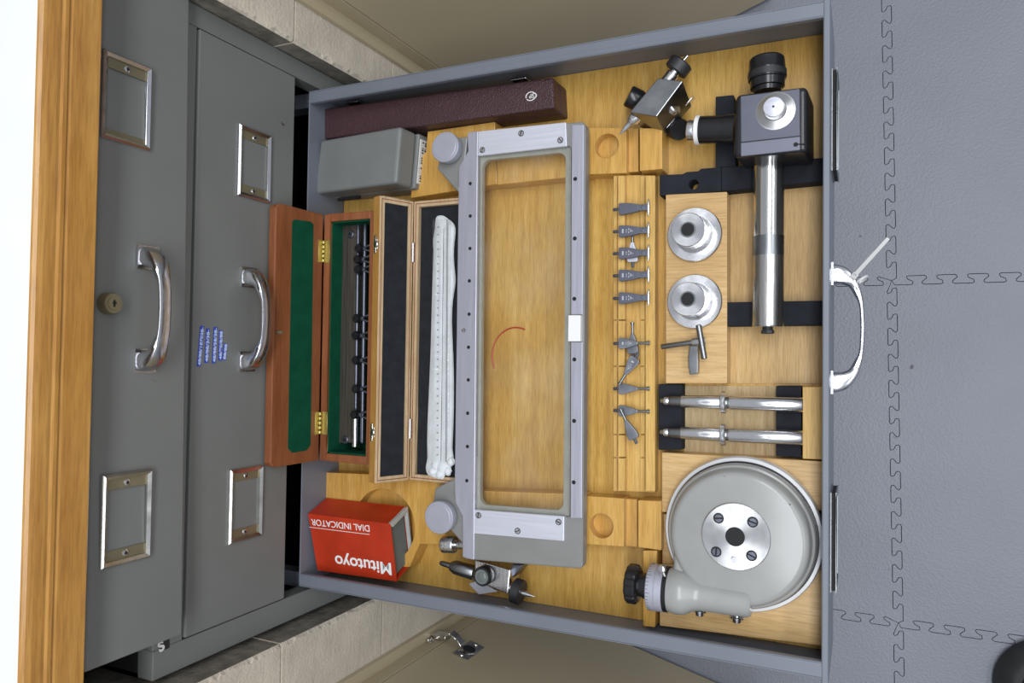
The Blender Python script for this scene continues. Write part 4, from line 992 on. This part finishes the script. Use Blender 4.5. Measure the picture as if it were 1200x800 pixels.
# T-handled key
tk_ = thing('clamp_key', 'small steel T-shaped clamp key with a curved pad', 'key', at(815, 405, ZB))
zk = -.036
g = G(); rod(g, (775, 406.3, zk), (815, 400.5, zk), [(0, 2.6), (.02, 3.1), (1, 3.1)], n=16); obj('arm', g, M['steel_dark'], tk_)
g = G(); rod(g, (811, 401, zk), (827, 399.2, zk), [(0, 4.6), (.05, 5), (.95, 5), (1, 4.4)], n=20); obj('collar', g, M['steel'], tk_)
g = G(); rod(g, (818.5, 380.5, zk + .006), (825.5, 420.5, zk + .006), [(0, 2.8), (.02, 3.4), (.98, 3.4), (1, 2.8)], n=16); obj('cross_bar', g, M['steel_dark'], tk_)
g = G(); prof_ = [(-17, 4), (-17.5, 0)]
aa = []
for i in range(13):
    t_ = i / 12; y_ = 405 + 34 * t_; w1 = 5.5 * math.sin(math.pi * min(1, .25 + t_ * .75)) ** .5
    aa.append((y_, w1))
left = [(808.5 - 2.2 * math.sin(math.pi * (y_ - 404) / 36), y_) for y_, w1 in aa]; right = [(817.5 + .4 * math.sin(math.pi * (y_ - 404) / 36), y_ + (0 if i < 12 else -1.5)) for i, (y_, w1) in enumerate(aa)]
g.ppoly(left + right[::-1], zk + .002, .009); obj('curved_pad', g, M['steel_dark'], tk_, bevel=.0008)

# ------------------------------------------------------------------ small clamps in the rack
def make_probe(kind, label, group, hasprint=True):
    """local +x runs from the stub end to the crossbar end; length in photo pixels times U"""
    o = thing('stylus_holder', label, 'holder', (0, 0, 0), group); u = .00084
    g = G(); g.lathe((-6.5 * u, 0, 0), (2 * u, 0, 0), [(0, 1.7 * u), (.1, 2.0 * u), (1, 2.0 * u)], 10); obj('stub', g, M['gun'], o, local=True)
    h = .0055
    if kind == 'a': pl_ = [(1, -6.4), (3.5, -7.2), (15, -6.2), (26, -4.2), (26, 4.2), (15, 6.2), (3.5, 7.2), (1, 6.4)]
    else: pl_ = [(0, -5), (2, -6.8), (8, -6.4), (24, -1.8), (24, 1.8), (8, 6.4), (2, 6.8), (0, 5)]
    q = [Vector((x_ * u, y_ * u, 0)) for x_, y_ in pl_]
    g = G(); g.hexa([v_ - Vector((0, 0, h * .6)) for v_ in q], [v_ + Vector((0, 0, h * .4)) for v_ in q]); bd_ = obj('body', g, M['bluegrey'] if kind == 'a' else M['gunlt'], o, local=True, bevel=.0005)
    if kind == 'a':
        g = G(); g.box(25 * u, 37 * u, -3.7 * u, 3.7 * u, -h * .5, h * .28); g.lathe((31 * u, 0, h * .2), (31 * u, 0, h * .34), [(0, 2.4 * u), (1, 2.2 * u)], 14); obj('neck', g, M['gun'], o, local=True, bevel=.0004)
        g = G(); g.lathe((37.5 * u, -10 * u, 0), (37.5 * u, 10 * u, 0), [(0, .6 * u), (.15, 1.5 * u), (.5, 2.0 * u), (.85, 1.5 * u), (1, .6 * u)], 12); obj('crossbar', g, M['steel_x'], o, local=True)
    else:
        g = G(); g.lathe((23 * u, 0, 0), (38.5 * u, 0, 0), [(0, 1.7 * u), (.8, 1.7 * u), (.82, 2.6 * u), (1, 2.4 * u)], 12); obj('rod', g, M['steel_dark'], o, local=True)
    if hasprint:
        g = G(); rnd = random.Random(3)
        for (x_, y_, w2, h2) in ((6.5, 0, 2.0, 5.0), (11, 1.0, 1.2, 1.2), (11, -1.4, 1.2, 1.0), (14, 2.0, 1.0, 2.4), (14, -1.8, 1.0, 2.2), (16.6, 0, 1.3, 3.2), (19, -.6, .8, 1.4)):
            if kind == 'b' : y_ *= .7; h2 *= .7; x_ *= .9
            g.box((x_ - w2 / 2) * u, (x_ + w2 / 2) * u, (y_ - h2 / 2) * u, (y_ + h2 / 2) * u, h * .4, h * .4 + .00012)
        obj('engraving', g, M['ink_pale2'], bd_, local=True)
    return o
M['gunlt'] = brushed('grey_steel', (.24, .25, .28), .36, 'o', .12, .8); M['ink_pale2'] = paint('pale_engraving', (.45, .46, .50), .5)
zp = -.040
GA = 'stylus holders with crossbars in the rack'; GB = 'pointed stylus holders in the rack'
def place(o, a, b_, z=zp):
    p = at(a[0], a[1], z); q = at(b_[0], b_[1], z); o.location = p; o.rotation_euler = (0, 0, math.atan2((q - p).y, (q - p).x)); return o
a0 = make_probe('a', 'plain blue-grey stylus holder without engraving, nearest the black bar end of the rack', GA, False); place(a0, (724.5, 245.3), (762, 242.5))
la = ['engraved stylus holder next to the plain one in the rack', 'engraved stylus holder lying over the pale wedge-shaped holder', 'engraved stylus holder fourth in the row of crossbar holders', 'engraved stylus holder last of the five crossbar holders, near the pointed ones']
a1 = make_probe('a', la[0], GA, True); place(a1, (724.5, 271.3), (762, 269.5))
for k, (y0, y1) in enumerate(((297, 296), (323, 321.5), (349.5, 348.5))): o = copy_tree(a1); o['label'] = la[k + 1]; place(o, (724.5, y0), (762, y1))
p0_ = make_probe('b', 'engraved pointed holder lying crosswise over an upright point in the rack', GB, True); place(p0_, (725, 402.3), (763, 401.8))
lb_ = [('dark engraved pointed holder lying slanted in the rack', (745, 419), (722, 456), zp - .001), ]
o = copy_tree(p0_); o['label'] = lb_[0][0]; place(o, lb_[0][1], lb_[0][2], zp + .002)
pb = make_probe('b', 'plain pale pointed holder lying crosswise just under the slanted dark one', GB, False); place(pb, (725, 455.3), (763, 455.2), zp - .003)
o = copy_tree(pb); o['label'] = 'plain pale pointed holder crossed by the last slanted holder'; place(o, (725, 481.0), (763, 482.2), zp - .003)
o = copy_tree(pb); o['label'] = 'plain dark pointed holder slanting to the free end of the rack'; place(o, (743.5, 514), (726, 477), zp + .003)
o = copy_tree(pb); o['label'] = 'narrow upright pointed holder under the crosswise engraved one'; place(o, (742, 414.5), (741, 373), zp - .006)
o = copy_tree(pb); o['label'] = 'pale silver wedge-shaped holder half hidden under the third crossbar holder'; place(o, (741.5, 307), (741, 268), zp - .006)
for ch in o.children:
    if ch.name.startswith('body'): 
        ch.data = ch.data.copy(); ch.data.materials[0] = M['plate']

# ------------------------------------------------------------------ two spindles
def make_spindle(label):
    o = thing('steel_spindle', label, 'spindle', (0, 0, 0), 'steel spindles on black cradles'); u = .00084
    def pt(name, x0, x1, prof_, mat, n=36): 
        g = G(); g.lathe((x0 * u, 0, 0), (x1 * u, 0, 0), prof_, n, 0, u); obj(name, g, M[mat], o, local=True)
    pt('brass_tip', 0, 5, [(0, 2.2), (.5, 3), (1, 3)], 'brass_old'); pt('collar', 4.5, 11, [(0, 4.4), (.1, 5), (.9, 5), (1, 4.6)], 'steel_x'); pt('knurled_sleeve', 10.5, 25, [(0, 5.2), (.2, 6.2), (.95, 6.6), (1, 6.8)], 'steel_dark')
    pt('body', 25, 71, [(0, 6.8), (.02, 7.2), (.5, 7.8), (.98, 8), (1, 7.6)], 'steel_x'); pt('flange', 70.5, 77, [(0, 11.5), (.15, 12.8), (.85, 12.8), (1, 11.5)], 'steel_x'); pt('groove', 77, 80.5, [(0, 6.8), (1, 6.8)], 'steel_dark')
    pt('shaft', 80, 159, [(0, 7.6), (.02, 8.2), (.985, 8.2), (1, 7.6)], 'steel_x')
    return o
s1_ = make_spindle('polished steel spindle nearer the T-handled key, on two black cradles'); place(s1_, (774, 469.3), (933, 474), -.044)
s2_ = copy_tree(s1_); s2_['label'] = 'polished steel spindle nearer the round rotary table, on two black cradles'; place(s2_, (773.5, 506), (932.5, 512.5), -.044)

# ------------------------------------------------------------------ rotary table
rt = thing('rotary_table', 'large round grey rotary table with a black knob and bright ring', 'instrument', at(870.7, 622.5, ZB))
c0 = at(870.7, 622.7, ZB); R0 = .0722
g = G(); g.lathe(c0, c0 + z_ * .012, [(0, R0 * .985), (.1, R0), (.85, R0), (1, R0 * .985)], 96); obj('graduated_ring', g, paint('white_ring_enamel', (.72, .72, .72), .25, .3), rt)
g = G(); c = c0 + z_ * .012; g.lathe(c, c + z_ * .001, [(0, R0 * .945), (1, R0 * .945)], 96); obj('dark_line_disc', g, M['black'], rt)  # thin black disc forming the dark line inside the white ring
g = G(); c = c0 + z_ * .013 ; c.x -= .0004
g.lathe(c, c + z_ * .022, [(0, R0 * .925), (.3, R0 * .925), (.42, R0 * .905), (.45, R0 * .88), (.62, R0 * .865), (.86, R0 * .845), (.95, R0 * .82), (1, R0 * .77)], 96)
cst = obj('casting', g, M['cast_lt'], rt)
tzp = c.z + .022
cp_ = at(862, 628.7, tzp + .002); g = G(); g.lathe(cp_ - z_ * .003, cp_, [(0, 36.8 * .00083), (.8, 36.8 * .00083), (1, 36 * .00083)], 72); pl2 = obj('centre_plate', g, aniso('turned_plate', (.72, .72, .72), .3), rt)
g = G(); g.disc(at(861.3, 628.8, tzp + .0025), 10.4 * .00083, .002, 36); obj('bore', g, M['hole'], rt)
for px, py, a in ((842, 607, .1), (882, 611.7, -.3), (839.2, 646.5, 1.5), (880.7, 651, -.4)): screw(px, py, tzp + .002, 4.9, a, rt, 'gun', .00083)
g = G(); g.disc(at(860, 656.3, tzp + .004), .0026, .002, 16); obj('pin', g, M['plate'], rt)
for px, py in ((849, 559), (925, 591.5), (873, 563.5)): 
    g = G(); g.disc(at(px, py, tzp - .0005), .0012, .001, 12); obj('oil_hole', g, M['hole'], rt)
# worm housing
za_ = -.020
g = G()
pa, pb_ = at(783, 690, za_), at(881, 705, za_)
g.lathe(pa, pb_, [(0, 20), (.02, 24), (.12, 26), (.22, 25), (.34, 19), (.42, 18), (.96, 17), (1, 14.5)], 40, 0, .00084)
obj('worm_housing', g, M['cast_lt'], rt)
# web that joins the housing to the round casting
g = G(); zw = tzp - .004
g.hexa([at(p[0], p[1], -.034) for p in ((789, 668), (800, 712), (878, 716), (884, 660), (850, 622), (793, 622))], [at(p[0], p[1], zw) for p in ((789, 666), (806, 684), (872, 694), (882, 668), (850, 618), (792, 618))]); obj('web', g, M['cast_lt'], rt, bevel=.004, seg=4)
ax = (pb_ - pa).normalized()
def off_ax(px0, px1): 
    f0 = (px0 - 783) / 98; f1 = (px1 - 783) / 98; return pa.lerp(pb_, f0), pa.lerp(pb_, f1)
a, b_ = off_ax(784.5, 779); g = G(); g.lathe(a, b_, [(0, 25), (.1, 25.5), (.9, 25.5), (1, 25)], 48, 0, .00084); obj('black_ring', g, M['black'], rt)
a, b_ = off_ax(780, 760.5); g = G(); g.lathe(a, b_, [(0, 25.8), (.42, 26), (.44, 25.2), (.48, 25.2), (.5, 26), (.95, 26), (1, 25)], 48, 0, .00084); dr_ = obj('graduated_drum', g, M['disc'], rt)
g = G()
e1_ = ax.cross(Vector((0, 0, 1))).normalized(); e2_ = e1_.cross(ax)
for i in range(40):
    an = math.radians(i * 9); d_ = e1_ * math.cos(an) + e2_ * math.sin(an); c_ = b_.lerp(a, .05) + d_ * (26.05 * .00084); l_ = .004 if i % 5 == 0 else .0025
    tt = d_.cross(ax).normalized() * .00018; g.extr([c_ - tt, c_ - ax * -l_ - tt, c_ + ax * l_ + tt, c_ + tt], d_ * .00008)
obj('graduation', g, M['ink_dark'], dr_)
a, b_ = off_ax(762, 744); g = G(); g.lathe(a, b_, [(0, 14.5), (.5, 14.5), (.52, 13), (1, 13)], 32, 0, .00084); obj('shaft', g, M['black'], rt)
a, b_ = off_ax(748, 731.5); g = G(); vs = []; n = 72
pf = [(0, 17), (.12, 21), (.25, 22.5), (.8, 22.5), (.92, 21), (1, 17)]
L_ = (b_ - a)
for t_, r_ in pf:
    for i in range(n):
        an = 2 * math.pi * i / n; k = 1 - .055 * (1 if (i % 6) in (0, 1) else 0)
        vs.append(a + L_ * t_ + (e1_ * math.cos(an) + e2_ * math.sin(an)) * r_ * .00084 * k)
g.add(vs, [[j * n + i, j * n + (i + 1) % n, (j + 1) * n + (i + 1) % n, (j + 1) * n + i] for j in range(len(pf) - 1) for i in range(n)], 0, False); g.add(vs[:n], [list(range(n))], 0); g.add(vs[-n:], [list(range(n))], 0)
obj('fluted_knob', g, M['black'], rt)
sp = at(774.5, 667.5, .006); g = G(); g.lathe(sp - Vector((0, 0, .008)), sp, [(0, .0020), (.5, .0022), (.55, .0038), (.95, .0034), (1, .0025)], 18); q2 = at(779, 675, .001); g.tube([sp - Vector((0, 0, .004)), q2], .0012, 8); obj('clamp_screw', g, M['chrome'], rt)
for px, py in ((820, 715.5), (863.5, 723.5)):
    c = at(px, py, -.030); g = G(); g.lathe(c + Vector((0, .006, .0)), c - Vector((0, .004, 0)), [(0, .0030), (.5, .0030), (.55, .0045), (1, .0040)], 16); g.tube([c - Vector((.006, 0, 0)), c + Vector((.006, 0, 0))], .0016, 8); obj('lug_screw', g, M['chrome'], rt)

# ------------------------------------------------------------------ stool foot on the mats
c = at(1232, 806, FZ); c.z = FZ
sf = thing('stool_foot', 'black rubber stool foot on the grey mats at the picture corner', 'stool foot', c)
g = G(); g.lathe(c, c + z_ * .034, [(0, .064), (.25, .066), (.6, .062), (.9, .052), (1, .046)], 64); obj('rubber_cup', g, M['rubber'], sf)
g = G(); g.lathe(c + z_ * .034, c + z_ * .040, [(0, .040), (.5, .038), (1, .030)], 48); obj('inner_cap', g, M['blackm'], sf)
g = G(); g.lathe(c + z_ * .040, c + z_ * .42 + Vector((.10, -.08, 0)), [(0, .014), (1, .014)], 24); obj('leg', g, M['steel_dark'], sf)
